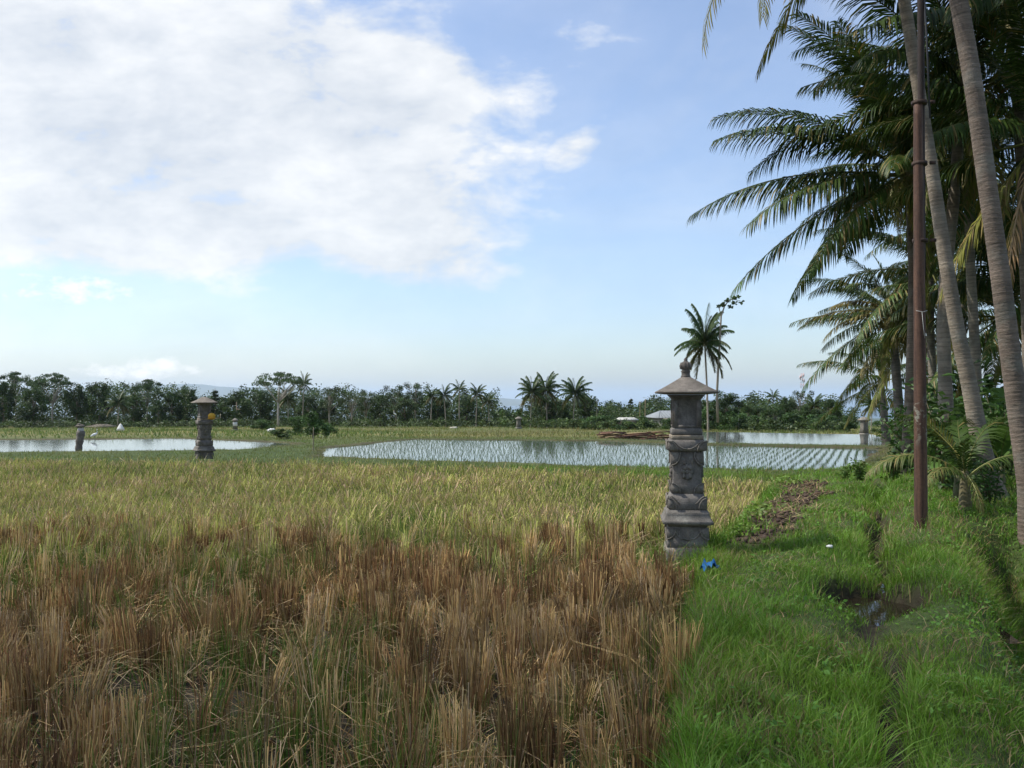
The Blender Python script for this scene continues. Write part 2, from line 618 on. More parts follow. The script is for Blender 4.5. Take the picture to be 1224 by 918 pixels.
def ground_col(x, y):
    c = np.zeros(x.shape + (3,))
    grass = np.array((0.055, 0.080, 0.022))
    mud = np.array((0.050, 0.038, 0.026))
    far = np.array((0.125, 0.125, 0.040))
    c[:] = grass
    k = sstep(40, 62, y)[..., None]
    c = c * (1 - k) + far * k
    # patchwork of fields farther out: strips of green, straw and brown
    st = fbm(x * 0.25, y, 7.0, 44, 2)[..., None]
    kk = (sstep(50, 62, y) * (1 - sstep(300, 500, y)))[..., None]
    c = c * (1 - kk) + kk * (c * (0.75 + 0.5 * st) + np.array((0.03, 0.012, 0.0)) * sstep(0.5, 0.7, st))
    w = sstep(120, 200, y)[..., None]
    c = c * (1 - w) + np.array((0.045, 0.065, 0.03)) * w
    f = sstep(-0.1, 0.15, in_field(x, y))[..., None]
    c = c * (1 - f) + mud * f
    d = dirt(x, y)[..., None]
    c = c * (1 - d) + np.array((0.062, 0.042, 0.030)) * d
    e = np.exp(-((x - xd(y)) / 0.16) ** 2)[..., None] * (1 - sstep(17, 19, y))[..., None]
    c = c * (1 - e) + mud * 0.7 * e
    p = (1 - sstep(0.9, 1.25, pool(x, y)))[..., None]
    c = c * (1 - p) + mud * 0.7 * p
    for P in (P1, P2, P3):
        dd = sdist(P, x, y)
        b = (np.exp(-((dd - 0.15) / 0.4) ** 2) * 0.7)[..., None]
        c = c * (1 - b) + np.array((0.075, 0.055, 0.035)) * b
        i = (dd < -0.2)[..., None]
        c = np.where(i, mud, c)
    return c


GC = ground_col(X, Y)
ii = (np.arange(ny_ - 1)[:, None] * nx_ + np.arange(nx_ - 1)[None, :]).ravel()
GF = np.stack([ii, ii + 1, ii + nx_ + 1, ii + nx_], 1)
gm = np_mesh("ground", np.stack([X, Y, Z], -1).reshape(-1, 3), [GF], GC.reshape(-1, 3), [M_GROUND], True)
setting("ground", gm)


def gz(x, y):
    return float(ground_z(np.array([x]), np.array([y]))[0])


def sheet(name, poly, z, mat, grow=0.5):
    poly = np.asarray(poly, float)
    c = poly.mean(0)
    V = [(p[0] + grow * (p[0] - c[0]) / np.hypot(*(p - c)), p[1] + grow * (p[1] - c[1]) / np.hypot(*(p - c)), z) for p in poly]
    V.append((c[0], c[1], z))
    n = len(poly)
    return setting(name, np_mesh(name, V, [np.array([(i, (i + 1) % n, n) for i in range(n)])], None, [mat]))


sheet("paddy_water", P1, WZ, M_WATER, 0.25)
sheet("paddy_water", P2, WZ + 0.003, M_WATER, 0.25)
sheet("paddy_water", P3, WZ + 0.001, M_WATER, 0.25)
sheet("ditch_water", [(1.9, 6.2), (3.7, 6.2), (4.1, 8.2), (2.0, 8.2)], -0.085, M_DITCH, 0)
fw = np.array([(-8, 3.0), (0.3, 3.0), (1.0, 5.6), (1.3, 7.2), (-9, 12)])
sheet("field_water", fw, -0.292, M_DITCH, 0)
sea = [(-24000, 3300, -120), (24000, 3300, -120), (24000, 40000, -120), (-24000, 40000, -120)]
setting("sea", np_mesh("sea", sea, [np.array([(0, 1, 2, 3)])], None, [M_SEA]))

# distant hills on the left
hx = np.linspace(-9500, 200, 160)
hyv = np.linspace(0, 1, 14)
HX, HT = np.meshgrid(hx, hyv)
ridge = np.interp(hx, [-9500, -6700, -5600, -4700, -4000, -3200, -2300, -1200, 200], [40, 150, 215, 190, 165, 120, 70, 10, -40])
ridge = ridge + 70 * (fbm(hx, hx * 0, 900, 3) - 0.5) + 25 * (fbm(hx, hx * 0 + 40, 220, 6) - 0.5)
HY = 12000 + 5000 * HT
prof = np.sin(np.pi * np.clip(HT, 0, 1)) ** 0.8
HZ = -140 + (ridge[None, :] + 140) * prof + 60 * (fbm(HX, HY, 700, 9) - 0.5) * prof
ih = (np.arange(13)[:, None] * 160 + np.arange(159)[None, :]).ravel()
mh, nth, bh = nmat("hill_forest")
gth = nth.nodes.new("ShaderNodeNewGeometry")
nth.links.new(mix(nth, noise(nth, 0.003, 5, 0.6, gth.outputs["Position"]), (0.04, 0.06, 0.03), (0.07, 0.085, 0.05)), bh.inputs["Base Color"])
bh.inputs["Roughness"].default_value = 1
setting("hills", np_mesh("hills", np.stack([HX, HY, HZ], -1).reshape(-1, 3), [np.stack([ih, ih + 1, ih + 161, ih + 160], 1)], None, [mh], True))


# ------------------------------------------------------------------ blades
def blades(P, H, W, az, lean, C0, C1=None, seg=2, curl=1.0):
    """P (n,3) roots, H height, W width, az direction of lean, lean = horizontal reach / height"""
    n = len(P)
    wa = az + RNG.uniform(-1.2, 1.2, n) + math.pi / 2
    wv = np.stack([np.cos(wa), np.sin(wa), np.zeros(n)], 1) * (W * 0.5)[:, None]
    dv = np.stack([np.cos(az), np.sin(az), np.zeros(n)], 1)
    if C1 is None: C1 = C0
    ts = [0, 0.5, 1.0] if seg == 2 else ([0, 1.0] if seg == 1 else [0, 0.34, 0.7, 1.0])
    V, C = [], []
    for k, t in enumerate(ts):
        c = P + dv * (H * lean * (t ** (1 + curl)))[:, None]
        c[:, 2] += H * t * (1 - 0.25 * np.clip(lean, 0, 1.5) * t)
        col = C0 * (1 - t) + C1 * t
        if k < len(ts) - 1:
            w = 1.0 - 0.25 * t
            V += [c - wv * w, c + wv * w]
            C += [col, col]
        else:
            V += [c]
            C += [col]
    m = len(V)
    V = np.stack(V, 1).reshape(-1, 3)
    C = np.stack(C, 1).reshape(-1, 3)
    o = np.arange(n)[:, None] * m
    f4 = [o + np.array([[2 * k, 2 * k + 1, 2 * k + 3, 2 * k + 2]]) for k in range(len(ts) - 2)]
    f3 = o + np.array([[m - 3, m - 2, m - 1]])
    return V, [np.concatenate(f4)] if f4 else [], f3, C


def blade_mb(mb, *a, **k):
    V, f4, f3, C = blades(*a, **k)
    mb.add(V, f4 + [f3], C)


def jitter_col(base, n, v=0.2, hue=0.1):
    b = np.asarray(base, float)
    k = 1 + RNG.uniform(-v, v, (n, 1))
    return np.clip(np.tile(b, (n, 1)) * k * (1 + RNG.uniform(-hue, hue, (n, 3))), 0.001, 1)


def scatter(x0, x1, y0, y1, dens):
    n = int((x1 - x0) * (y1 - y0) * dens)
    return RNG.uniform(x0, x1, n), RNG.uniform(y0, y1, n)


def in_view(x, y, m=2.2):
    return np.abs(x) < 0.66 * y + m


# ------------------------------------------------------------------ path grass
mbg = MB()
for (y0, y1, dens, seg, wmul) in ((2.6, 6.0, 5200, 3, 0.85), (6.0, 10.0, 2500, 2, 1.15), (10.0, 16.0, 950, 2, 1.8), (16.0, 27.0, 300, 1, 2.8)):
    x, y = scatter(0.0, 0.66 * y1 + 2.2, y0, y1, dens)
    f = in_field(x, y)
    edge = -f                                  # distance outside the field edge
    dd = np.abs(x - xd(y))
    pl = pool(x, y)
    keep = in_view(x, y) & ((edge > -0.03 - 0.1 * RNG.random(len(x))) | (np.hypot(x - SHR[0], y - SHR[1] - 0.1) < 0.75 + 0.3 * RNG.random(len(x)))) & ((np.abs(x - SHR[0]) > 0.28) | (np.abs(y - SHR[1]) > 0.30)) & ((pl > 0.90 + 0.1 * RNG.random(len(x)))) & (dd > 0.03 + 0.05 * RNG.random(len(x))) & (sdist(P1, x, y) > -0.1) & (RNG.random(len(x)) > 0.85 * dirt(x, y))
    # thin worn patches
    worn = fbm(x, y, 0.9, 51)
    keep &= RNG.random(len(x)) > 0.75 * sstep(0.58, 0.72, worn)
    x, y, edge, dd, worn, pl = x[keep], y[keep], edge[keep], dd[keep], worn[keep], pl[keep]
    n = len(x)
    h = 0.05 + 0.08 * fbm(x, y, 0.7, 61) + 0.13 * np.exp(-(edge / 0.38) ** 2) + 0.08 * np.exp(-((dd - 0.12) / 0.16) ** 2) * 1.3 + 0.06 * sstep(0.5, 0.75, fbm(x, y, 0.45, 67)) + 0.05 * np.exp(-((pl - 1.2) / 0.3) ** 2)
    h = h + 0.10 * sstep(0.95, 1.6, x - 0.426 * y) * fbm(x, y, 0.6, 77)
    h = h + 0.22 * np.exp(-((x - SHR[0]) ** 2 + (y - SHR[1]) ** 2) / 0.35)
    h = h + 0.16 * np.exp(-((x - 5.0) ** 2 + (y - 10.25) ** 2) / 0.12)
    h *= RNG.uniform(0.45, 1.25, n) * (0.50 + 0.80 * sstep(0.3, 0.7, fbm(x, y, 0.38, 63)))
    h *= 1 - 0.78 * np.exp(-((x - 2.75) / 0.75) ** 2 - ((y - 6.2) / 0.55) ** 2)
    tone = fbm(x, y, 1.6, 71)[:, None]
    c = jitter_col((0.090, 0.235, 0.018), n, 0.3, 0.08) * (1 - tone) + jitter_col((0.175, 0.285, 0.034), n, 0.3, 0.1) * tone
    c = c * (0.72 + 0.56 * fbm(x, y, 0.55, 73))[:, None]
    dry = RNG.random(n) < 0.07 + 0.30 * sstep(0.48, 0.66, worn)
    c[dry] = jitter_col((0.25, 0.20, 0.09), int(dry.sum()), 0.3)
    P = np.stack([x, y, ground_z(x, y) - 0.01], 1)
    blade_mb(mbg, P, h, RNG.uniform(0.003, 0.0065, n) * wmul, RNG.uniform(0, 2 * math.pi, n), RNG.uniform(0.15, 1.0, n), c, c * np.array((1.12, 1.05, 0.95)), seg=seg)
# broad leaved weeds, clover and dead straw among the grass
x, y = scatter(0.3, 9, 2.8, 16, 420)
k = (in_field(x, y) < -0.1) & in_view(x, y) & (pool(x, y) > 1.2) & (np.abs(x - xd(y)) > 0.12) & (dirt(x, y) < 0.4) & (fbm(x, y, 0.5, 201) > 0.53)
x, y = x[k], y[k]; n = len(x)
Dv = RNG.normal(size=(n, 3)); Dv[:, 2] = np.abs(Dv[:, 2]) * 0.4
Dv /= np.linalg.norm(Dv, axis=1, keepdims=True)
ww = np.cross(Dv, np.array((0, 0, 1.0)) + RNG.normal(0, 0.3, (n, 3))); ww /= np.linalg.norm(ww, axis=1, keepdims=True)
Pw = np.stack([x, y, ground_z(x, y) + RNG.uniform(0.02, 0.12, n)], 1); Sw = RNG.uniform(0.018, 0.05, n)[:, None]
Vw = np.stack([Pw - Dv * Sw * 0.5, Pw + ww * Sw * 0.28, Pw + Dv * Sw * 0.5, Pw - ww * Sw * 0.28], 1).reshape(-1, 3)
mbg.add(Vw, np.arange(n)[:, None] * 4 + np.array([[0, 1, 2, 3]]), np.repeat(jitter_col((0.11, 0.23, 0.03), n, 0.35), 4, 0))
x, y = scatter(0.3, 9, 2.8, 14, 90)
k = (in_field(x, y) < -0.1) & in_view(x, y) & (pool(x, y) > 1.1) & (fbm(x, y, 0.8, 203) > 0.45)
x, y = x[k], y[k]; n = len(x)
blade_mb(mbg, np.stack([x, y, ground_z(x, y) + RNG.uniform(0.02, 0.08, n)], 1), RNG.uniform(0.04, 0.12, n), RNG.uniform(0.004, 0.007, n), RNG.uniform(0, 6.28, n), RNG.uniform(0.8, 3.0, n), jitter_col((0.30, 0.24, 0.11), n, 0.35), seg=2)
setting("grass", mbg.mesh("grass", M_GRASS), "stuff")

# ------------------------------------------------------------------ bank and far field grass
mbf = MB()
x, y = scatter(-24, 22, 17, 50, 60)
d1 = np.minimum(np.minimum(sdist(P1, x, y), sdist(P2, x, y)), sdist(P3, x, y))
f = in_field(x, y)
keep = in_view(x, y, 2) & (d1 > 0.05) & (f < -0.05) & ~((y < 27) & (x > xf(np.minimum(y, 24)) + 0.3))
x, y, d1, f = x[keep], y[keep], d1[keep], f[keep]
n = len(x)
h = RNG.uniform(0.06, 0.15, n) * (0.6 + 0.8 * fbm(x, y, 1.5, 5)) + 0.20 * np.exp(-((f + 0.5) / 0.45) ** 2) * RNG.random(n)
t = fbm(x, y, 2.0, 15)[:, None]
c = jitter_col((0.10, 0.175, 0.03), n, 0.3) * (1 - t) + jitter_col((0.20, 0.19, 0.06), n, 0.3) * t
blade_mb(mbf, np.stack([x, y, ground_z(x, y) - 0.01], 1), h, RNG.uniform(0.012, 0.03, n), RNG.uniform(0, 6.28, n), RNG.uniform(0.1, 0.8, n), c, seg=1)
x, y = scatter(-85, 70, 47, 128, 6.5)
d1 = np.minimum(np.minimum(sdist(P1, x, y), sdist(P2, x, y)), sdist(P3, x, y))
st = fbm(x * 0.25, y, 7.0, 44, 2)
keep = in_view(x, y, 3) & (d1 > 0.1) & (RNG.random(len(x)) < 0.35 + 0.9 * sstep(0.4, 0.6, st))
x, y, st = x[keep], y[keep], st[keep]
n = len(x)
t = sstep(0.4, 0.65, fbm(x * 0.3, y, 5, 19))[:, None]
c = jitter_col((0.105, 0.165, 0.032), n, 0.25) * (1 - t) + jitter_col((0.20, 0.19, 0.065), n, 0.25) * t
blade_mb(mbf, np.stack([x, y, ground_z(x, y) - 0.02], 1), RNG.uniform(0.15, 0.42, n), RNG.uniform(0.03, 0.08, n), RNG.uniform(0, 6.28, n), RNG.uniform(0.1, 0.9, n), c, seg=1)
setting("field_grass", mbf.mesh("field_grass", M_GRASS), "stuff")

# ------------------------------------------------------------------ rice stubble
BROWN = (0.265, 0.155, 0.064); RED = (0.165, 0.085, 0.042); TAN = (0.50, 0.345, 0.145); PINK = (0.47, 0.34, 0.20)
GREEN = (0.100, 0.175, 0.026); YGREEN = (0.37, 0.375, 0.10)


def stub_clump(mb, cx, cy, cz, n, h, rad, green, dry_cols, wmul=1.0, seg=2, lean=0.18, messy=0.08, tr=(0.5, 1.3), common=0.0):
    a = RNG.uniform(0, 2 * math.pi, n)
    r = rad * np.sqrt(RNG.random(n))
    P = np.stack([cx + r * np.cos(a), cy + r * np.sin(a), np.full(n, cz - 0.02)], 1)
    H = h * RNG.normal(1.0, 0.085, n)
    ln = np.abs(RNG.normal(lean, 0.06, n))
    tone = RNG.uniform(*tr) * (0.72 + 0.56 * float(fbm(np.array([cx]), np.array([cy]), 1.1, 131)[0]))
    ms = RNG.random(n) < messy
    ln[ms] = RNG.uniform(0.6, 1.6, int(ms.sum()))
    az = a + RNG.normal(0, 0.5, n)
    if common:
        ln = np.maximum(ln, common * RNG.uniform(0.7, 1.2, n)); az = np.where(ms, az, RNG.uniform(0, 6.28) + RNG.normal(0, 0.35, n))
    k = RNG.integers(0, len(dry_cols), n)
    c = np.array(dry_cols)[k] * (1 + RNG.uniform(-0.3, 0.3, (n, 1))) * tone
    g = RNG.random(n) < green
    ng = int(g.sum())
    if ng:
        c[g] = jitter_col(GREEN, ng, 0.35, 0.1)
        H[g] *= RNG.uniform(0.7, 1.15, ng)
    W = RNG.uniform(0.004, 0.0075, n) * wmul
    # cut stalks keep their width to the top: a strip, not a point
    nn = n
    wa = az + RNG.uniform(-1.5, 1.5, nn)
    wv = np.stack([np.cos(wa), np.sin(wa), np.zeros(nn)], 1) * (W * 0.5)[:, None]
    dv = np.stack([np.cos(az), np.sin(az), np.zeros(nn)], 1)
    ts = (0, 0.55, 1.0) if seg == 2 else (0, 1.0)
    V, C = [], []
    for t in ts:
        p = P + dv * (H * ln * t ** 1.6)[:, None]
        p[:, 2] += H * t * (1 - 0.35 * np.clip(ln, 0, 1.5) * t)
        w = np.where(g, 1 - 0.9 * t, 1 - 0.35 * t)[:, None]
        V += [p - wv * w, p + wv * w]
        C += [c, c]
    m = len(V)
    o = np.arange(nn)[:, None] * m
    f = [o + np.array([[2 * q, 2 * q + 1, 2 * q + 3, 2 * q + 2]]) for q in range(len(ts) - 1)]
    mb.add(np.stack(V, 1).reshape(-1, 3), np.concatenate(f), np.stack(C, 1).reshape(-1, 3))


SPECIAL = [  # px, py of the foot, D, stalks, height, radius, colours, label
    (622, 930, 4.35, 190, 0.47, 0.085, (TAN, BROWN, BROWN), "thick tan stubble clump at the bottom edge, below and left of the grass path"),
    (768, 945, 4.25, 120, 0.42, 0.08, (BROWN, TAN, RED), "brown stubble clump beside the grass verge at the bottom edge of the field"),
    (606, 790, 6.3, 90, 0.46, 0.075, (TAN, TAN, PINK), "pale straw clump with a slanting cut top in mid field"),
    (553, 780, 6.5, 80, 0.40, 0.06, (TAN, PINK, TAN), "small bleached straw clump, standing alone left of the slanting pale clump"),
    (812, 850, 5.35, 150, 0.46, 0.09, (TAN, BROWN, TAN), "leaning tan clump hanging over the wet field edge by the green verge"),
    (705, 735, 7.6, 100, 0.46, 0.07, (BROWN, RED, TAN), "upright reddish stubble clump with fallen straws beside it, left of the shrine's foot"),
]
sp_xy = []
for (px, py, D, n, h, rad, cols, lab) in SPECIAL:
    p = at(px, py, D)
    x = p.x
    sp_xy.append((x, D))
    mb = MB()
    stub_clump(mb, 0, 0, 0, n, h, rad, 0.05, cols, 1.0, 2, 0.14, 0.07)
    thing("stubble_clump", lab, "straw clump", (x, D, gz(x, D)), group="stubble clumps that stand out at the front of the field", me=mb.mesh("stubble_clump", M_STUB))
sp_xy = np.array(sp_xy)

mbs = MB()
step = 0.25
gx, gy = np.meshgrid(np.arange(-19, 7, step), np.arange(2.9, 27, step))
gx = gx.ravel() + RNG.uniform(-0.09, 0.09, gx.size)
gy = gy.ravel() + RNG.uniform(-0.09, 0.09, gy.size)
k = (in_field(gx, gy) > 0.10) & in_view(gx, gy, 2.0) & (np.hypot(gx - SHR[0], gy - SHR[1]) > 0.75) & ~((np.abs(gx - SHR[0] + 0.12) < 0.6) & (gy > 8.6) & (gy < 9.8))
gx, gy = gx[k], gy[k]
gzv = ground_z(gx, gy)
gap = vnoise(gx, gy, 0.55, 91)
gr = fbm(gx, gy, 1.5, 93)
for x, y, z, gp, g in zip(gx, gy, gzv, gap, gr):
    if len(sp_xy) and np.min(np.hypot(sp_xy[:, 0] - x, sp_xy[:, 1] - y)) < 0.17: continue
    if y < 13 and gp > 0.86: continue
    front = 1 - sstep(8.8, 11.8, y + 1.2 * (g - 0.5) * 4)
    h = random.uniform(0.30, 0.48) if y < 13 else random.uniform(0.27, 0.42)
    if y < 7: n, w, sg = 78, 1.15, 2
    elif y < 11: n, w, sg = 58, 1.45, 2
    elif y < 16: n, w, sg = 34, 2.0, 2
    else: n, w, sg = 22, 2.8, 2
    if front > random.random():
        cols = ((BROWN, RED, BROWN, TAN) if random.random() < (0.5 if y < 7.5 else 0.75) else (TAN, BROWN, PINK, TAN))
        green = 0.08 + 0.6 * float(sstep(0.47, 0.66, g))
    else:
        cols = (PINK, YGREEN, YGREEN, YGREEN, YGREEN, PINK) if random.random() < 0.9 else (PINK, PINK, TAN)
        green = 0.22 + 0.45 * float(sstep(0.45, 0.7, g))
    if y < 11.5:
        stub_clump(mbs, x, y, z, n, h, 0.06 + 0.035 * random.random(), green, cols, w, sg, random.uniform(0.03, 0.14), random.choice((0.06, 0.12, 0.3)), (0.5, 1.5), random.choice((0, 0, 0.12, 0.28)))
    else:
        stub_clump(mbs, x, y, z, n, h, 0.11, green, cols, w, sg, 0.34, 0.22, (0.85, 1.2))
# fallen straws lying between the clumps
x, y = scatter(-6, 3.5, 3, 11, 110)
k = (in_field(x, y) > 0.05) & in_view(x, y)
x, y = x[k], y[k]
n = len(x)
blade_mb(mbs, np.stack([x, y, ground_z(x, y) + RNG.uniform(0.02, 0.22, n)], 1), RNG.uniform(0.06, 0.2, n), RNG.uniform(0.004, 0.006, n), RNG.uniform(0, 6.28, n), RNG.uniform(1.5, 4.0, n), jitter_col((0.38, 0.29, 0.15), n, 0.35), seg=2)
setting("rice_stubble", mbs.mesh("rice_stubble", M_STUB), "stuff")

# low weeds and regrowth between the clumps
mbw = MB()
x, y = scatter(-9, 4, 3, 14, 170)
k = (in_field(x, y) > -0.05) & in_view(x, y) & (fbm(x, y, 0.9, 97) > 0.50)
x, y = x[k], y[k]
n = len(x)
blade_mb(mbw, np.stack([x, y, ground_z(x, y)], 1), RNG.uniform(0.06, 0.30, n), RNG.uniform(0.005, 0.011, n), RNG.uniform(0, 6.28, n), RNG.uniform(0.2, 0.9, n), jitter_col((0.085, 0.175, 0.03), n, 0.35), seg=2)
setting("weeds", mbw.mesh("weeds", M_GRASS), "stuff")


# broad little leaves by the dirt strip, and clods and dead straw on it
def leaf_cards(P, D, S, W, C, up=None):
    """diamond leaves: P centres, D unit directions, S length, W width"""
    n = len(P)
    r = RNG.normal(size=(n, 3))
    w = np.cross(D, r)
    w /= np.linalg.norm(w, axis=1, keepdims=True) + 1e-9
    a = P - D * (S * 0.5)[:, None]
    b = P + w * (W * 0.5)[:, None]
    c = P + D * (S * 0.5)[:, None]
    d = P - w * (W * 0.5)[:, None]
    V = np.stack([a, b, c, d], 1).reshape(-1, 3)
    f = np.arange(n)[:, None] * 4 + np.array([[0, 1, 2, 3]])
    return V, f, np.repeat(C, 4, 0)


x, y = scatter(2.2, 7.4, 10.4, 18, 900)
e = x - xf(y)
dm = dirt(x, y)
wt = np.exp(-((e - 0.05) / 0.3) ** 2) * (fbm(x, y, 0.7, 101) > 0.45)
k = (RNG.random(len(x)) < wt * 0.8)
x, y = x[k], y[k]
n = len(x)
D = RNG.normal(size=(n, 3)); D[:, 2] = np.abs(D[:, 2]) * 0.5
D /= np.linalg.norm(D, axis=1, keepdims=True)
V, fq, C = leaf_cards(np.stack([x, y, ground_z(x, y) + RNG.uniform(0.02, 0.14, n)], 1), D, RNG.uniform(0.04, 0.09, n), RNG.uniform(0.025, 0.05, n), jitter_col((0.15, 0.24, 0.04), n, 0.3))
mbl = MB(); mbl.add(V, fq, C)
setting("ground_cover", mbl.mesh("ground_cover", M_GRASS), "stuff")
mbc = MB()
x, y = scatter(2.2, 7.8, 9.4, 18, 170)
k = RNG.random(len(x)) < dirt(x, y) * 0.85
for a, b in zip(x[k], y[k]):
    s = random.uniform(0.012, 0.05) * random.choice((0.7, 1, 1))
    mbc.ball((a, b, gz(a, b) + s * 0.2), (s, s * random.uniform(0.7, 1.2), s * 0.7), np.array((0.065, 0.044, 0.032)) * random.uniform(0.7, 1.4), 6, 4, 0.25, random.randint(0, 9999))
x, y = scatter(2.2, 7.8, 10.8, 17.5, 90)
k = RNG.random(len(x)) < dirt(x, y)
x, y = x[k], y[k]; n = len(x)
blade_mb(mbc, np.stack([x, y, ground_z(x, y) + 0.03], 1), RNG.uniform(0.05, 0.16, n), RNG.uniform(0.008, 0.015, n), RNG.uniform(0, 6.28, n), RNG.uniform(0.8, 3, n), jitter_col((0.34, 0.25, 0.13), n, 0.4), seg=1)
setting("soil_clods", mbc.mesh("soil_clods", M_STUB), "stuff")

# ------------------------------------------------------------------ rice seedlings in the flooded paddy
rd = np.array((0.392, 0.92)); rn = np.array((0.92, -0.392))
ua, ub = np.meshgrid(np.arange(10, 60, 0.22), np.arange(-40, 20, 0.30))
sx = (ua * rd[0] + ub * rn[0]).ravel(); sy = (ua * rd[1] + ub * rn[1]).ravel()
sx = sx + RNG.uniform(-0.05, 0.05, sx.size); sy = sy + RNG.uniform(-0.05, 0.05, sy.size)
k = (sdist(P1, sx, sy) < -0.35) & in_view(sx, sy, 1) & (RNG.random(sx.size) > 0.05)
sx, sy = sx[k], sy[k]


def seedling_mb(n, hh=0.27):
    mb = MB()
    m = 7
    a = RNG.uniform(0, 6.28, n * m)
    return a


order = np.argsort(np.hypot(sx, sy) - 0.05 * sx)
near_i, rest = order[:240], order[240:]
proto = []
for v in range(5):
    mb = MB(); m = 9
    blade_mb(mb, np.stack([RNG.uniform(-0.02, 0.02, m), RNG.uniform(-0.02, 0.02, m), np.full(m, -0.02)], 1), RNG.uniform(0.10, 0.18, m), np.full(m, 0.009), RNG.uniform(0, 6.28, m), RNG.uniform(0.1, 0.5, m), jitter_col((0.060, 0.115, 0.030), m, 0.25), seg=2)
    proto.append(mb.mesh("rice_seedling", M_GRASS))
for i in near_i:
    o = thing("rice_seedling", "small green rice seedling standing in the near rows of the flooded paddy", "rice seedling", (sx[i], sy[i], WZ), random.uniform(0, 6.28), "rice seedlings in the nearest rows", proto[random.randrange(5)])
    o.scale = (1, 1, random.uniform(0.8, 1.2))
mbr = MB()
m = 6
x = np.repeat(sx[rest], m); y = np.repeat(sy[rest], m); n = len(x)
blade_mb(mbr, np.stack([x + RNG.uniform(-0.02, 0.02, n), y + RNG.uniform(-0.02, 0.02, n), np.full(n, WZ - 0.02)], 1), RNG.uniform(0.09, 0.16, n), np.full(n, 0.010), RNG.uniform(0, 6.28, n), RNG.uniform(0.1, 0.5, n), jitter_col((0.060, 0.115, 0.030), n, 0.25), seg=1)
setting("rice_seedlings", mbr.mesh("rice_seedlings", M_GRASS), "stuff")


# ------------------------------------------------------------------ shrines
def face_M(k, half):
    """frame on face k of a square block: x along the face, -y outward"""
    return Matrix.Rotation(k * math.pi / 2, 4, 'Z') @ Matrix.Translation((0, -half, 0))


def scroll_corner(mb, half, z0, z1, w, d, up=True, col=(1.05, 1.04, 1.0)):
    """leaf-shaped corner pieces on all four faces"""
    for k in range(4):
        M = face_M(k, half)
        for sgn in (-1, 1):
            pts = []
            n = 8
            for i in range(n + 1):
                t = i / n
                ang = t * math.pi / 2
                xx = half + 0.012 - w * math.cos(ang) if True else 0
                zz = (z1 - (z1 - z0) * math.sin(ang)) if up else (z0 + (z1 - z0) * math.sin(ang))
                pts.append((sgn * xx, zz))
            cz = z1 if up else z0
            poly = [(sgn * (half + 0.012), cz)] + pts
            if (sgn > 0) == up: poly = poly[::-1]
            mb.prism(poly, d, M, col)
            # raised rim
            rim = [tuple(M @ Vector((p[0], -d - 0.004, p[1]))) for p in pts]
            mb.tube(rim, 0.008, 5, (1.2, 1.18, 1.12))


def garland(mb, half, pts, r=0.008, col=(1.25, 1.22, 1.15)):
    for k in range(4):
        M = face_M(k, half)
        for sgn in (-1, 1):
            mb.tube([tuple(M @ Vector((sgn * p[0], -0.004, p[1]))) for p in pts], r, 5, col)


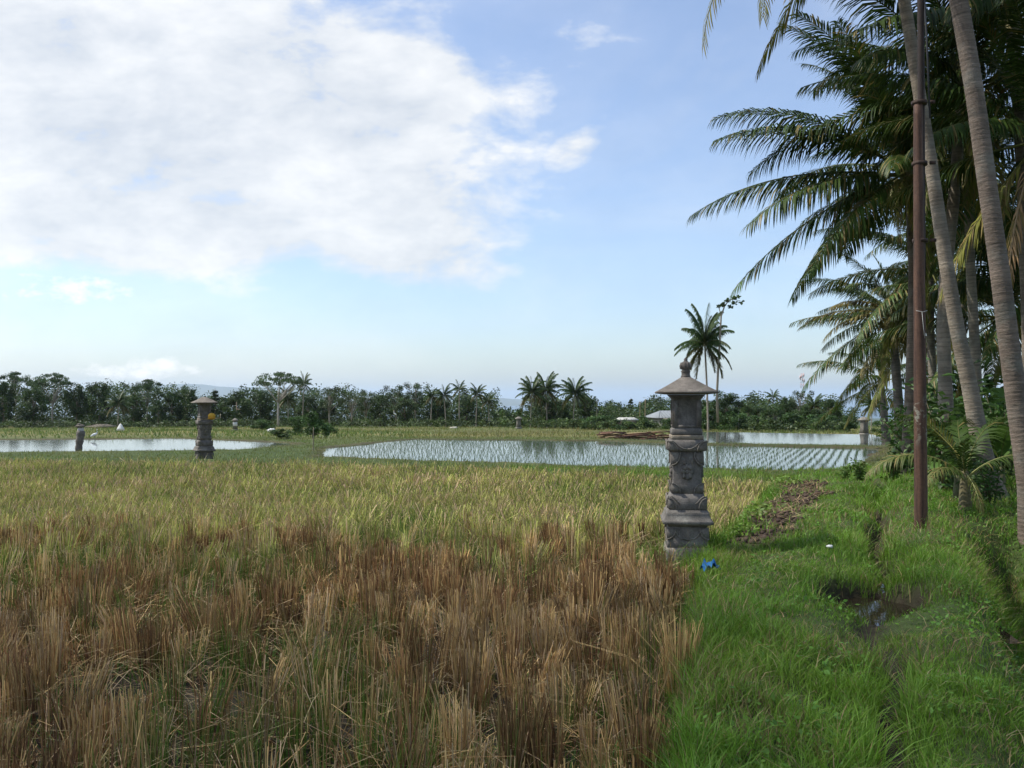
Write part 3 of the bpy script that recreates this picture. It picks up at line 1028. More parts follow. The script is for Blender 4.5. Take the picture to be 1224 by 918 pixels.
def make_shrine(label, loc, rz, finial=True, sc_=1.0):
    t = thing("stone_shrine", label, "shrine", loc, rz)
    t.scale = (sc_ * 0.96, sc_ * 0.96, sc_)
    def part(name, mb, parent=t):
        o = link(name, mb.mesh(name, M_STONE), parent)
        if parent is t and name not in ('roof', 'finial'): o.scale = (0.91, 0.91, 1)
        return o
    m = MB(); m.sqlathe([(0.285, -0.25), (0.28, 0.10), (0.268, 0.15)], (1.45, 1.42, 1.36), bev=0.02); part("plinth", m)
    m = MB(); m.sqlathe([(0.262, 0.152), (0.256, 0.20), (0.246, 0.36), (0.243, 0.382)], (1.0, 1.0, 1.0), bev=0.012)
    p = part("base_block", m)
    c = MB(); garland(c, 0.252, [(0.235, 0.345), (0.20, 0.352), (0.16, 0.335), (0.125, 0.285), (0.08, 0.25), (0.04, 0.255), (0.0, 0.235)], 0.0105, (1.15, 1.14, 1.1))
    scroll_corner(c, 0.249, 0.25, 0.37, 0.11, 0.014, True, (0.95, 0.95, 0.95)); part("carving", c, p)
    m = MB(); m.sqlathe([(0.248, 0.384), (0.252, 0.402), (0.318, 0.420), (0.320, 0.452), (0.306, 0.456), (0.274, 0.522), (0.276, 0.546), (0.256, 0.549), (0.250, 0.572)], (1.0, 1.0, 0.98), bev=0.006); part("cornice", m)
    m = MB(); m.sqlathe([(0.232, 0.574), (0.239, 0.582), (0.240, 0.70), (0.222, 0.708), (0.206, 0.75)], bev=0.018)
    p = part("lower_band", m)
    c = MB(); garland(c, 0.237, [(0.23, 0.715), (0.20, 0.725), (0.165, 0.70), (0.13, 0.665), (0.10, 0.64)], 0.009)
    scroll_corner(c, 0.232, 0.585, 0.705, 0.10, 0.013, False); part("carving", c, p)
    m = MB(); m.sqlathe([(0.20, 0.752), (0.186, 0.84), (0.181, 0.93), (0.181, 1.10), (0.186, 1.225)], (0.92, 0.92, 0.92), bev=0.012)
    p = part("shaft", m)
    c = MB()
    scroll_corner(c, 0.190, 0.765, 0.87, 0.115, 0.018, False)
    scroll_corner(c, 0.186, 1.075, 1.22, 0.11, 0.022, True)
    rg = random.Random(3)
    for k in range(4):
        M = face_M(k, 0.182)
        for q in range(9):                      # worn flower relief
            a = q * 2 * math.pi / 8
            rr = 0 if q == 8 else 0.052 * rg.uniform(0.9, 1.12)
            v = M @ Vector((rr * math.cos(a), -0.004, 1.0 + rr * 1.15 * math.sin(a)))
            c.ball(v, (0.032 * rg.uniform(0.8, 1.15), 0.028 * rg.uniform(0.6, 1.0), 0.034 * rg.uniform(0.8, 1.15)), (1.02, 1.02, 1.0), 8, 6, 0.22, rg.randint(0, 999))
        for q in range(6):
            v = M @ Vector((rg.uniform(-0.09, 0.09), -0.002, 1.0 + rg.uniform(-0.13, 0.12)))
            c.ball(v, (0.02, 0.016, 0.026), (1.1, 1.08, 1.02), 7, 5, 0.2, rg.randint(0, 999))
    part("carving", c, p)
    m = MB(); m.sqlathe([(0.200, 1.227), (0.234, 1.238), (0.241, 1.262), (0.240, 1.335), (0.226, 1.343), (0.214, 1.362)], bev=0.018)
    p = part("capital", m)
    c = MB(); garland(c, 0.236, [(0.222, 1.345), (0.19, 1.35), (0.15, 1.325), (0.10, 1.285), (0.05, 1.262), (0.0, 1.258)], 0.010)
    scroll_corner(c, 0.232, 1.24, 1.345, 0.115, 0.014, False); part("carving", c, p)
    m = MB(); m.sqlathe([(0.200, 1.364), (0.208, 1.372), (0.208, 1.405), (0.202, 1.413)], (1.75, 1.6, 1.35), bev=0.01); part("ledge", m)
    m = MB(); m.sqlathe([(0.192, 1.415), (0.198, 1.43), (0.196, 1.475), (0.180, 1.488), (0.174, 1.50), (0.174, 1.80), (0.19, 1.83), (0.235, 1.872)], (0.9, 0.9, 0.9), bev=0.01)
    p = part("cell", m)
    c = MB()
    for k in range(4):
        M = face_M(k, 0.174)
        for sg in (-1, 1):
            c.box((sg * 0.146 - 0.026, -0.013, 1.502), (sg * 0.146 + 0.026, 0.004, 1.80), (1.15, 1.13, 1.1), M)
        c.box((-0.119, -0.010, 1.502), (0.119, 0.004, 1.525), (1.1, 1.08, 1.05), M)
    part("panel_frame", c, p)
    m = MB(); prof = []
    for i in range(9):
        q = i / 8
        prof.append((0.352 * (1 - q) ** 1.0 + 0.05 * q, 1.905 + 0.17 * (q ** 1.08)))
    m.sqlathe([(0.236, 1.874), (0.345, 1.886), (0.352, 1.893)] + prof, (1.15, 1.10, 1.03)); part("roof", m)
    if finial:
        m = MB(); m.lathe([(0.058, 2.072), (0.058, 2.085), (0.050, 2.095), (0.052, 2.13), (0.060, 2.14), (0.045, 2.152), (0.054, 2.165), (0.066, 2.19), (0.066, 2.215), (0.052, 2.24), (0.028, 2.252), (0.02, 2.262), (0.024, 2.275), (0.010, 2.295), (0.002, 2.30)], 18, (0.85, 0.83, 0.8))
        p = part("finial", m)
        c = MB()
        for q in range(10):
            a = q * 2 * math.pi / 10
            c.tube([(0.060 * math.cos(a), 0.060 * math.sin(a), 2.165), (0.069 * math.cos(a), 0.069 * math.sin(a), 2.2), (0.054 * math.cos(a), 0.054 * math.sin(a), 2.24)], 0.007, 5, (1.0, 0.97, 0.9))
        part("ribbing", c, p)
    return t


s1 = make_shrine("tall dark carved stone shrine standing between the stubble field and the grass path", (SHR[0], SHR[1], -0.14), R(-7))
p2 = at(244, 555, 26.2)
s2 = make_shrine("weathered stone shrine without a finial beside the left flooded pond", (p2.x, 26.2, -0.36), R(33), finial=False)
# yellow offering bundle hung on a stick pushed through the ledge of that shrine
q = at(253, 497, 25.95)
t = thing("offering_bundle", "yellow wrapped offering bundle tied to the shrine by the left pond", "offering", q)
m = MB(); m.ball((0, 0, 0), (0.11, 0.10, 0.085), (0.62, 0.36, 0.05), 14, 10, 0.05, 3); m.ball((0.0, 0, -0.07), (0.12, 0.11, 0.045), (0.50, 0.26, 0.04), 14, 8, 0.08, 4)
link("bundle", m.mesh("bundle", M_CLOTH), t)
m = MB(); m.tube([(-0.12, 0.05, -0.06), (0.10, 0, -0.075), (0.29, -0.03, -0.065)], [0.012, 0.012, 0.009], 6, (0.42, 0.36, 0.26)); m.tube([(0.27, -0.03, -0.07), (0.28, -0.03, 0.06)], 0.009, 6, (0.42, 0.36, 0.26))
link("stick", m.mesh("stick", M_BARK), t)

# small far shrines
def small_shrine(label, px, pyb, D, h, w, cloth=None, rz=0.3, top=(1.0, 1.0, 1.0)):
    p = at(px, pyb, D)
    t = thing("small_shrine", label, "shrine", (p.x, D, gz(p.x, D) - 0.03), rz)
    m = MB(); m.sqlathe([(w * 0.62, -0.1), (w * 0.6, h * 0.12), (w * 0.5, h * 0.16)], (1.25, 1.25, 1.2), bev=0.02); link("base", m.mesh("base", M_STONE), t)
    m = MB(); m.sqlathe([(w * 0.48, h * 0.162), (w * 0.40, h * 0.45), (w * 0.38, h * 0.72), (w * 0.46, h * 0.78)], (1.1, 1.1, 1.05), bev=0.015); link("shaft", m.mesh("shaft", M_STONE), t)
    m = MB(); m.sqlathe([(w * 0.5, h * 0.782), (w * 0.66, h * 0.82), (w * 0.64, h * 0.86), (w * 0.2, h * 0.99), (w * 0.1, h)], (1.3 * top[0], 1.3 * top[1], 1.25 * top[2])); link("roof", m.mesh("roof", M_STONE), t)
    if cloth:
        m = MB(); m.sqlathe([(w * 0.47, h * 0.40), (w * 0.45, h * 0.55), (w * 0.44, h * 0.70)], cloth, bev=0.015); link("cloth_wrap", m.mesh("cloth_wrap", M_CLOTH), t)
    return t


small_shrine("short grey stone shrine at the corner of the right-hand pond, mirrored in it", 1033, 520, 55, 1.25, 0.44)
small_shrine("small shrine with a white cloth wrap on the grass behind the left pond", 281, 518, 76, 1.15, 0.42, (0.75, 0.74, 0.70))
small_shrine("tiny grey shrine far beyond the seedling paddy in front of the trees", 620, 515, 93, 1.35, 0.5)

# leaning grey post with a pale top in front of the left pond
p = at(93, 541, 36.4)
t = thing("stone_post", "leaning grey stone post with a pale broken top at the left pond's near edge", "post", (p.x, 36.4, gz(p.x, 36.4) - 0.1), 0.4)
m = MB(); zz = np.linspace(0, 1.0, 14)
m.tube(np.stack([0.02 + 0.10 * zz ** 1.5 * np.sin(zz * 2), 0.02 * np.sin(zz * 7), zz * 1.12], 1), 0.12 + 0.05 * zz + 0.015 * np.sin(zz * 23), 10, (1.1, 1.05, 1.0)); link("shaft", m.mesh("shaft", M_STONE), t)
m = MB(); m.ball((0.10, 0, 1.17), (0.13, 0.12, 0.13), (0.55, 0.52, 0.47), 10, 7, 0.1, 5); link("pale_top", m.mesh("pale_top", M_CLOTH), t)
m = MB(); m.ball((0.09, 0, 1.33), (0.19, 0.17, 0.075), (1.2, 1.1, 1.0), 10, 6, 0.1, 6); m.ball((0.05, 0, 1.40), (0.10, 0.1, 0.06), (1.0, 0.95, 0.9), 8, 6, 0.1, 7); link("cap_stone", m.mesh("cap_stone", M_STONE), t)


# ------------------------------------------------------------------ egrets and small litter
def egret(label, px, pyb, D, h, rz):
    p = at(px, pyb, D)
    t = thing("egret", label, "bird", (p.x, D, max(gz(p.x, D), WZ)), rz, "white egrets on the fields")
    s = h / 0.8
    path = np.array([(0.34, 0, 0.74), (0.24, 0, 0.765), (0.19, 0, 0.775), (0.15, 0, 0.74), (0.15, 0, 0.66), (0.19, 0, 0.58), (0.18, 0, 0.50), (0.10, 0, 0.43), (0.0, 0, 0.39), (-0.12, 0, 0.34), (-0.22, 0, 0.28), (-0.30, 0, 0.23)]) * s
    rad = np.array([0.004, 0.012, 0.028, 0.03, 0.022, 0.022, 0.035, 0.075, 0.10, 0.085, 0.05, 0.012]) * s
    cc = np.tile((0.80, 0.80, 0.77), (12, 1)); cc[0] = cc[1] = (0.6, 0.42, 0.10)
    m = MB(); m.tube(path, rad, 10, Cring=cc); link("body", m.mesh("body", M_PLAIN, True), t)
    for sg in (-1, 1):
        m = MB(); m.tube(np.array([(-0.02, 0.03 * sg, 0.32), (0.0, 0.03 * sg, 0.18), (-0.02, 0.03 * sg, 0.0), (0.06, 0.035 * sg, -0.01)]) * s, 0.009 * s, 6, (0.05, 0.05, 0.045)); link("leg", m.mesh("leg", M_PLAIN), t)


egret("white egret standing at the far edge of the left pond", 113, 527, 47, 0.58, R(20))
egret("white egret near the dark trees, far behind the seedling paddy's left corner", 472, 514, 98, 0.85, R(-120))
# white cloth hanging over a stake
p = at(144, 519, 70)
t = thing("cloth_flag", "small white cloth hung over a stake on the grass behind the left pond", "cloth", (p.x, 70, gz(p.x, 70)))
m = MB(); m.sqlathe([(0.26, 0.16), (0.20, 0.36), (0.09, 0.62), (0.03, 0.72)], (0.78, 0.77, 0.72), bev=0.03); link("cloth", m.mesh("cloth", M_CLOTH), t)
m = MB(); m.tube([(0, 0, -0.1), (0.0, 0, 0.78)], 0.02, 6, (0.25, 0.2, 0.13)); link("stake", m.mesh("stake", M_BARK), t)


def crumple(name, label, cat, loc, rx, ry, rzv, col, seed, rz=0.0):
    m = MB(); m.ball((0, 0, rzv * 0.5), (rx, ry, rzv), col, 12, 8, 0.28, seed)
    return thing(name, label, cat, loc, rz, me=m.mesh(name, M_CLOTH))


p = at(325, 513, 74); crumple("plastic_sheet", "white plastic sheet lying on the grass beside the bushes behind the left pond", "plastic sheet", (p.x, 74, gz(p.x, 74)), 0.42, 0.3, 0.20, (0.72, 0.72, 0.72), 2)
p = at(543, 513, 105); crumple("sacking", "pale sack lying flat on the far field below the row of palms", "sack", (p.x, 105, gz(p.x, 105)), 0.5, 0.4, 0.16, (0.55, 0.52, 0.45), 3)
# blue plastic scrap by the shrine
p = at(849, 692, 8.15)
t = thing("plastic_scrap", "crumpled blue plastic scrap in the grass below the near shrine", "litter", (p.x, 8.15, gz(p.x, 8.15) + 0.06), 0.5)
m = MB(); gxx, gyy = np.meshgrid(np.linspace(-0.08, 0.08, 9), np.linspace(-0.06, 0.06, 7))
gzz = 0.03 * np.sin(gxx * 60) * np.cos(gyy * 70 + gxx * 30) + 0.05 * (1 - np.abs(gxx) / 0.08) + 0.012 * RNG.normal(size=gxx.shape)
i0 = (np.arange(6)[:, None] * 9 + np.arange(8)[None, :]).ravel()
Vt = np.stack([gxx, gyy, gzz], -1).reshape(-1, 3)
m.add(np.concatenate([Vt, Vt - (0, 0, 0.003)]), np.concatenate([np.stack([i0, i0 + 1, i0 + 10, i0 + 9], 1), np.stack([i0 + 9, i0 + 10, i0 + 1, i0], 1) + 63]), (0.02, 0.13, 0.34))
link("film", m.mesh("film", M_CLOTH), t)
p = at(992, 668, 9.0)
crumple("paper_scrap", "tiny white scrap of paper on the grass path", "litter", (p.x, 9.0, gz(p.x, 9.0) + 0.06), 0.035, 0.025, 0.016, (0.75, 0.76, 0.74), 9)


# thin stakes and poles
def stake(name, label, px, pyb, D, h, r, col, lean=0.03, group=None):
    p = at(px, pyb, D)
    m = MB(); zz = np.linspace(0, 1, 7)
    m.tube(np.stack([lean * h * zz, 0.02 * np.sin(zz * 5), -0.1 + (h + 0.1) * zz], 1), r * (1 - 0.3 * zz), 7, col)
    thing(name, label, "pole", (p.x, D, gz(p.x, D)), 0, group, m.mesh(name, M_BARK))


stake("wooden_stake", "thin pale wooden stake at the left corner of the seedling paddy", 374, 545, 36, 1.0, 0.026, (0.24, 0.20, 0.14))
stake("bamboo_pole", "pale bamboo pole standing right of the dense palm group beyond the paddy", 713, 505, 107, 3.5, 0.06, (0.32, 0.28, 0.18), 0.02)
stake("bamboo_pole", "left one of two brown poles above the grey roof behind the shrine", 765, 505, 107, 3.4, 0.055, (0.28, 0.21, 0.13), 0.0)
stake("bamboo_pole", "right one of two brown poles above the grey roof behind the shrine", 771, 505, 106.5, 3.7, 0.06, (0.31, 0.24, 0.15), 0.01)
stake("bamboo_pole", "slim pale pole in the bushes right of the tall lone palm", 883, 508, 82, 2.75, 0.045, (0.45, 0.42, 0.34), 0.0)


# houses behind the bushes
def house(label, px, pyb, D, w, d, hw, hr, rz, roofc, wallc, eave=0.5):
    p = at(px, pyb, D)
    t = thing("house", label, "house", (p.x, D, gz(p.x, D) - 0.1), rz)
    m = MB(); m.box((-w / 2, -d / 2, 0), (w / 2, d / 2, hw), wallc); link("wall", m.mesh("wall", M_PLAIN), t)
    W2, D2 = w / 2 + eave, d / 2 + eave
    rid = w / 2 * 0.75
    V = [(-W2, -D2, hw + 0.01), (W2, -D2, hw + 0.01), (W2, D2, hw + 0.01), (-W2, D2, hw + 0.01), (-W2, -D2, hw + 0.1), (W2, -D2, hw + 0.1), (W2, D2, hw + 0.1), (-W2, D2, hw + 0.1), (-rid, 0, hw + hr), (rid, 0, hw + hr)]
    m = MB(); m.add(V, [np.array([(0, 3, 2, 1), (0, 1, 5, 4), (1, 2, 6, 5), (2, 3, 7, 6), (3, 0, 4, 7), (4, 5, 9, 8), (6, 7, 8, 9)]), np.array([(5, 6, 9), (7, 4, 8)])], roofc)
    for q in np.arange(-W2 + 0.4, W2, 0.45):
        xx = max(-rid, min(rid, q))
        m.tube([(q, -D2, hw + 0.12), (xx, -0.03, hw + hr + 0.02)], 0.035, 5, tuple(np.array(roofc) * 0.85))
    link("roof", m.mesh("roof", M_PLAIN), t)
    for q in (-0.28, 0.28):
        m = MB(); m.box((q * w - 0.07 * w, -d / 2 - 0.06, hw * 0.4), (q * w + 0.07 * w, -d / 2 + 0.02, hw * 0.8), (0.10, 0.08, 0.06)); link("window", m.mesh("window", M_PLAIN), t)
    m = MB(); m.box((-0.065 * w, -d / 2 - 0.05, 0.05), (0.065 * w, -d / 2 + 0.02, hw * 0.88), (0.16, 0.10, 0.06)); link("door", m.mesh("door", M_PLAIN), t)


house("low house with a pale grey roof half hidden behind the near shrine", 812, 508, 112, 7.0, 5, 1.5, 0.95, R(6), (0.21, 0.23, 0.24), (0.34, 0.32, 0.28))
house("low shed with a thin pale roof among bushes, left of the grey-roofed house", 749, 508, 104, 2.4, 2.5, 1.25, 0.35, R(0), (0.42, 0.42, 0.38), (0.16, 0.13, 0.10), 0.12)
house("small hut with a dull thatched roof under the trees behind the left pond", 121, 516, 118, 2.2, 2.0, 0.4, 0.42, R(-8), (0.16, 0.135, 0.095), (0.15, 0.12, 0.08), 0.4)

# straw pile on the bank left of the shrine
p = at(775, 522, 48)
mb = MB()
for i in range(150):
    L = random.uniform(0.6, 1.7); x0 = random.uniform(-2.3, 1.9); y0 = random.uniform(-0.35, 0.35)
    zz = random.uniform(0.05, 0.55) * (1 - abs(y0) * 1.3) * (0.6 + 0.5 * math.sin(x0 * 2.3) ** 2)
    a = random.uniform(-0.35, 0.35)
    mb.tube([(x0 - L / 2 * math.cos(a), y0 - L / 2 * math.sin(a), zz), (x0, y0, zz + 0.05), (x0 + L / 2 * math.cos(a), y0 + L / 2 * math.sin(a), zz + random.uniform(-0.02, 0.04))], random.uniform(0.02, 0.055), 5, np.array(random.choice([(0.13, 0.075, 0.05), (0.17, 0.09, 0.055), (0.10, 0.06, 0.045), (0.30, 0.24, 0.12)])) * random.uniform(0.8, 1.2))
thing("brushwood_pile", "long low pile of reddish brown brushwood on the bank left of the near shrine", "wood pile", (p.x, 48, gz(p.x, 48)), 0.05, me=mb.mesh("brushwood_pile", M_BARK))

# lattice mast far behind
p = at(959, 490, 600)
hm = at(959, 446, 600).z
zb = gz(p.x, 600)
t = thing("radio_mast", "faint red and white lattice mast far beyond the right-hand trees", "mast", (p.x, 600, zb))
m = MB(); H = hm - zb
for k in range(4):
    a = k * math.pi / 2 + 0.5
    for s in range(10):
        z0, z1 = H * s / 10, H * (s + 1) / 10
        r0, r1 = 2.2 - 1.3 * s / 10, 2.2 - 1.3 * (s + 1) / 10
        cc = (0.45, 0.20, 0.17) if s % 2 else (0.62, 0.62, 0.62)
        m.tube([(r0 * math.cos(a), r0 * math.sin(a), z0), (r1 * math.cos(a), r1 * math.sin(a), z1)], 0.11, 4, cc)
        b = a + math.pi / 2
        m.tube([(r0 * math.cos(a), r0 * math.sin(a), z0), (r1 * math.cos(b), r1 * math.sin(b), z1)], 0.06, 4, cc)
link("lattice", m.mesh("lattice", M_PLAIN), t)
m = MB()
for q in range(6):
    a = q * 1.05
    m.box((-0.35, -0.35, H * (0.82 + 0.022 * q)), (0.35, 0.35, H * (0.82 + 0.022 * q) + 2.2), (0.60, 0.46, 0.44), Matrix.Translation((1.4 * math.cos(a), 1.4 * math.sin(a), 0)))
link("antennas", m.mesh("antennas", M_PLAIN), t)

# ------------------------------------------------------------------ utility pole
p = at(1101, 632, 10.4)
pz = gz(p.x, 10.4)
t = thing("utility_pole", "rusty brown steel utility pole standing in the grass in front of the palms", "pole", (p.x, 10.4, pz))
m = MB(); zz = np.linspace(-0.3, 5.3 - pz, 40)
rr = np.interp(zz, [-0.3, 2.6, 2.62, 5.6], [0.079, 0.068, 0.0675, 0.049])
m.tube(np.stack([zz * 0, zz * 0, zz], 1), rr, 18); link("lower_section", m.mesh("lower_section", M_RUST, False), t)
m = MB(); zz = np.linspace(3.1, 9.6, 20)
m.tube(np.stack([0.055 + zz * 0.002, 0.05 + zz * 0, zz], 1), 0.040, 14, (0.42, 0.5, 0.55)); up = link("upper_section", m.mesh("upper_section", M_RUST), t)
for zc in (3.5, 4.45, 5.2):
    m = MB(); m.tube([(0.025, 0.022, zc), (0.025, 0.022, zc + 0.045)], 0.090, 18, (0.55, 0.6, 0.6)); m.box((0.13, -0.03, zc + 0.005), (0.2, -0.01, zc + 0.045), (0.7, 0.7, 0.7)); link("clamp", m.mesh("clamp", M_RUST), t)
m = MB(); m.tube([(0.07, -0.055, 2.66), (0.0, -0.085, 2.64), (-0.07, -0.055, 2.66)], 0.0035, 5, (0.45, 0.44, 0.4)); m.tube([(-0.01, -0.085, 2.64), (0.0, -0.098, 2.45), (0.02, -0.09, 2.32)], 0.003, 5, (0.45, 0.44, 0.4)); link("wire_tie", m.mesh("wire_tie", M_PLAIN), t)
m = MB()
m.tube([(0.10 + 0.0 * z, 0.0 + 0.1 * math.sin(z), z) for z in (5.0, 6, 7, 8, 9)], 0.012, 6, (0.05, 0.05, 0.05)); link("cable", m.mesh("cable", M_PLAIN), t)


# ------------------------------------------------------------------ coconut palms
def frond_mesh(name, e0, droop, L, nl, ll, lw, col=(0.040, 0.082, 0.016), hang=0.5, side=1.0, seed=0, dry=0.1, twist=0.0, tip_col=None, thin=1.0, rach=(0.12, 0.125, 0.035)):
    rg = np.random.default_rng(seed)
    n = 28
    s = np.linspace(0, 1, n)
    e = R(e0) - R(droop) * s ** 1.4
    ds = L / (n - 1)
    px = np.concatenate([[0], np.cumsum(np.cos(e[:-1]) * ds)])
    pz = np.concatenate([[0], np.cumsum(np.sin(e[:-1]) * ds)])
    py = 0.25 * twist * s ** 2 * L * 0.3
    pts = np.stack([px, py, pz], 1)
    mb = MB()
    mb.tube(pts, np.interp(s, [0, 0.08, 0.3, 1], [0.06, 0.035, 0.022, 0.005]) * min(1, L / 3.5), 5, rach, caps=False)
    T = np.gradient(pts, axis=0); T /= np.linalg.norm(T, axis=1, keepdims=True)
    for sg in (-1, 1):
        u = np.linspace(0.16, 0.995, nl) + rg.uniform(-0.004, 0.004, nl)
        keep = rg.random(nl) > 0.04
        u = u[keep]; m = len(u)
        P = np.stack([np.interp(u, s, pts[:, k]) for k in range(3)], 1)
        t = np.stack([np.interp(u, s, T[:, k]) for k in range(3)], 1)
        t /= np.linalg.norm(t, axis=1, keepdims=True)
        sd = np.tile((0, sg, 0), (m, 1)).astype(float)
        nrm = np.cross(t, sd) * sg
        nrm *= np.sign(nrm[:, 2:3] + 1e-6)
        fw = (0.45 + 0.75 * u)[:, None]
        d = sd * side + t * fw + nrm * (0.30 - 0.35 * hang) + rg.normal(0, 0.09, (m, 3))
        d /= np.linalg.norm(d, axis=1, keepdims=True)
        prof = np.interp(u, [0.15, 0.25, 0.5, 0.8, 1.0], [0.55, 0.9, 1.0, 0.72, 0.35])
        ln = ll * prof * rg.uniform(0.85, 1.12, m)
        w = lw * rg.uniform(0.8, 1.15, m) * np.interp(u, [0.1, 0.5, 1], [0.8, 1, 0.6])
        K = 4
        V = []; q = P.copy(); dd = d.copy()
        wv = t - (t * dd).sum(1, keepdims=True) * dd
        wv /= np.linalg.norm(wv, axis=1, keepdims=True) + 1e-9
        ws = [0.55, 1.0, 0.75, 0.0]
        g = hang * rg.uniform(0.7, 1.3, (m, 1))
        for k in range(K):
            if k < K - 1:
                V += [q - wv * (w * ws[k] * 0.5)[:, None], q + wv * (w * ws[k] * 0.5)[:, None]]
            else:
                V += [q]
            q = q + dd * (ln / (K - 1))[:, None]
            dd = dd + np.array((0, 0, -1.0)) * g * 0.75
            dd /= np.linalg.norm(dd, axis=1, keepdims=True)
        c = np.tile(col, (m, 1)) * (1 + rg.uniform(-0.25, 0.25, (m, 1)))
        if tip_col is not None:
            kk = (np.clip(u * 1.3 - 0.3, 0, 1) * rg.uniform(0.4, 1.0, m))[:, None]
            c = c * (1 - kk) + np.array(tip_col) * kk
        dr = rg.random(m) < dry
        c[dr] = np.array((0.20, 0.16, 0.055)) * rg.uniform(0.7, 1.2, (int(dr.sum()), 1))
        nv = 2 * (K - 1) + 1
        VV = np.stack(V, 1).reshape(-1, 3)
        o = np.arange(m)[:, None] * nv
        f4 = np.concatenate([o + np.array([[2 * k, 2 * k + 1, 2 * k + 3, 2 * k + 2]]) for k in range(K - 2)])
        f3 = o + np.array([[nv - 3, nv - 2, nv - 1]])
        mb.add(VV, [f4, f3], np.repeat(c, nv, 0))
    return mb.mesh(name, M_PALM)


DG = (0.040, 0.070, 0.013); MG = (0.055, 0.10, 0.018); YG = (0.15, 0.16, 0.03)
FR = {   # library of fronds shared by the palms
    'spear': frond_mesh("frond", 82, 30, 3.6, 64, 0.6, 0.048, MG, 0.25, 0.55, 1),
    'up': frond_mesh("frond", 68, 55, 4.7, 86, 0.92, 0.052, DG, 0.6, 0.9, 2),
    'high': frond_mesh("frond", 46, 62, 5.0, 92, 1.08, 0.054, DG, 0.95, 0.95, 3, 0.05, 0.3),
    'mid': frond_mesh("frond", 26, 52, 5.1, 94, 1.14, 0.054, DG, 1.1, 0.9, 4, 0.08, -0.3),
    'low': frond_mesh("frond", 4, 42, 5.1, 94, 1.16, 0.054, DG, 1.2, 0.8, 5, 0.14, 0.2),
    'droop': frond_mesh("frond", -24, 30, 5.0, 88, 0.95, 0.054, MG, 1.15, 0.75, 6, 0.22, -0.2),
    'hang': frond_mesh("frond", -52, 24, 4.2, 76, 0.8, 0.052, YG, 1.1, 0.6, 7, 0.35),
    'yellow': frond_mesh("frond", 8, 80, 4.4, 60, 0.8, 0.042, (0.10, 0.125, 0.022), 0.9, 0.8, 8, 0.3, 0.2, (0.28, 0.23, 0.06)),
    'dead': frond_mesh("dead_frond", -58, 30, 3.4, 44, 0.6, 0.035, (0.30, 0.20, 0.10), 1.3, 0.35, 9, 0.5, rach=(0.32, 0.24, 0.14)),
    'bronze': frond_mesh("frond", -8, 55, 4.2, 80, 0.9, 0.052, (0.115, 0.098, 0.030), 1.0, 0.7, 10, 0.4),
}


def trunk_mesh(name, pts, rad, ring=0.058, col=(0.245, 0.205, 0.165), seg=18, seed=0):
    pts = np.asarray(pts, float)
    d = np.concatenate([[0], np.cumsum(np.linalg.norm(np.diff(pts, axis=0), axis=1))])
    n = max(8, int(d[-1] / (ring / 4)))
    t = np.linspace(0, d[-1], n)
    # smooth the axis
    P = np.stack([np.interp(t, d, pts[:, k]) for k in range(3)], 1)
    kw = max(3, int(0.9 / (ring / 4)) | 1)
    pad = kw // 2
    Pp = np.concatenate([2 * P[:1] - P[1:pad + 1][::-1], P, 2 * P[-1:] - P[-pad - 1:-1][::-1]])
    ker = np.ones(kw) / kw
    P = np.stack([np.convolve(Pp[:, k], ker, 'valid') for k in range(3)], 1)
    r = np.interp(t, d, rad)
    rg = np.random.default_rng(seed)
    ph = np.cumsum(rg.uniform(0.7, 1.3, n)) / 4.0
    saw = ph % 1.0
    r = r * (1 + 0.035 * (saw - 0.5)) * (1 + 0.03 * (vnoise(t, t * 0, 0.5, seed) - 0.5))
    cell = np.floor(ph).astype(int)
    tone = (0.88 + 0.24 * _hash(cell, cell * 0, seed))
    tone = np.where(saw < 0.25, tone * 0.72, tone)       # the dark scar line of each old leaf
    mb = MB()
    mb.tube(P, r, seg, Cring=np.array(col) * tone[:, None])
    return mb.mesh(name, M_PBARK)


def palm(label, base, pts, rad, fronds, group="coconut palms in the row beside the path", col=(0.245, 0.205, 0.165), ring=0.058, seed=0, nuts=0, name="palm_tree"):
    """pts: world axis points from the ground up; fronds: (kind, azimuth deg, scale, pitch tilt deg)"""
    rg = random.Random(seed)
    t = thing(name, label, "palm tree", base, 0, group)
    b = Vector(base)
    loc = [tuple(Vector(p) - b) for p in pts]
    link("trunk", trunk_mesh("trunk", loc, rad, ring, col, 18, seed), t)
    top = Vector(loc[-1])
    m = MB()
    m.lathe([(rad[-1] * 0.9, -0.35), (rad[-1] * 1.6, -0.1), (rad[-1] * 1.8, 0.1), (rad[-1] * 1.0, 0.35), (0.03, 0.7)], 12, (0.16, 0.14, 0.06))
    h = link("crownshaft", m.mesh("crownshaft", M_PBARK), t, top)
    for kind, az, s, tilt in fronds:
        o = link("dead_frond" if kind == 'dead' else "frond", FR[kind], t, top + Vector((0.08 * math.cos(R(az)), 0.08 * math.sin(R(az)), rg.uniform(-0.15, 0.12))))
        o.rotation_euler = (R(rg.uniform(-14, 14)), R(-tilt), R(az))
        o.scale = (s, s, s)
    for q in range(nuts):
        a = rg.uniform(0, 6.28)
        m = MB(); m.ball((0, 0, 0), (0.11, 0.11, 0.14), (0.16, 0.14, 0.04), 10, 8, 0.03, q)
        link("coconut", m.mesh("coconut", M_PLAIN), t, top + Vector((0.26 * math.cos(a), 0.26 * math.sin(a), -0.35 + rg.uniform(-0.12, 0.1))))
    return t


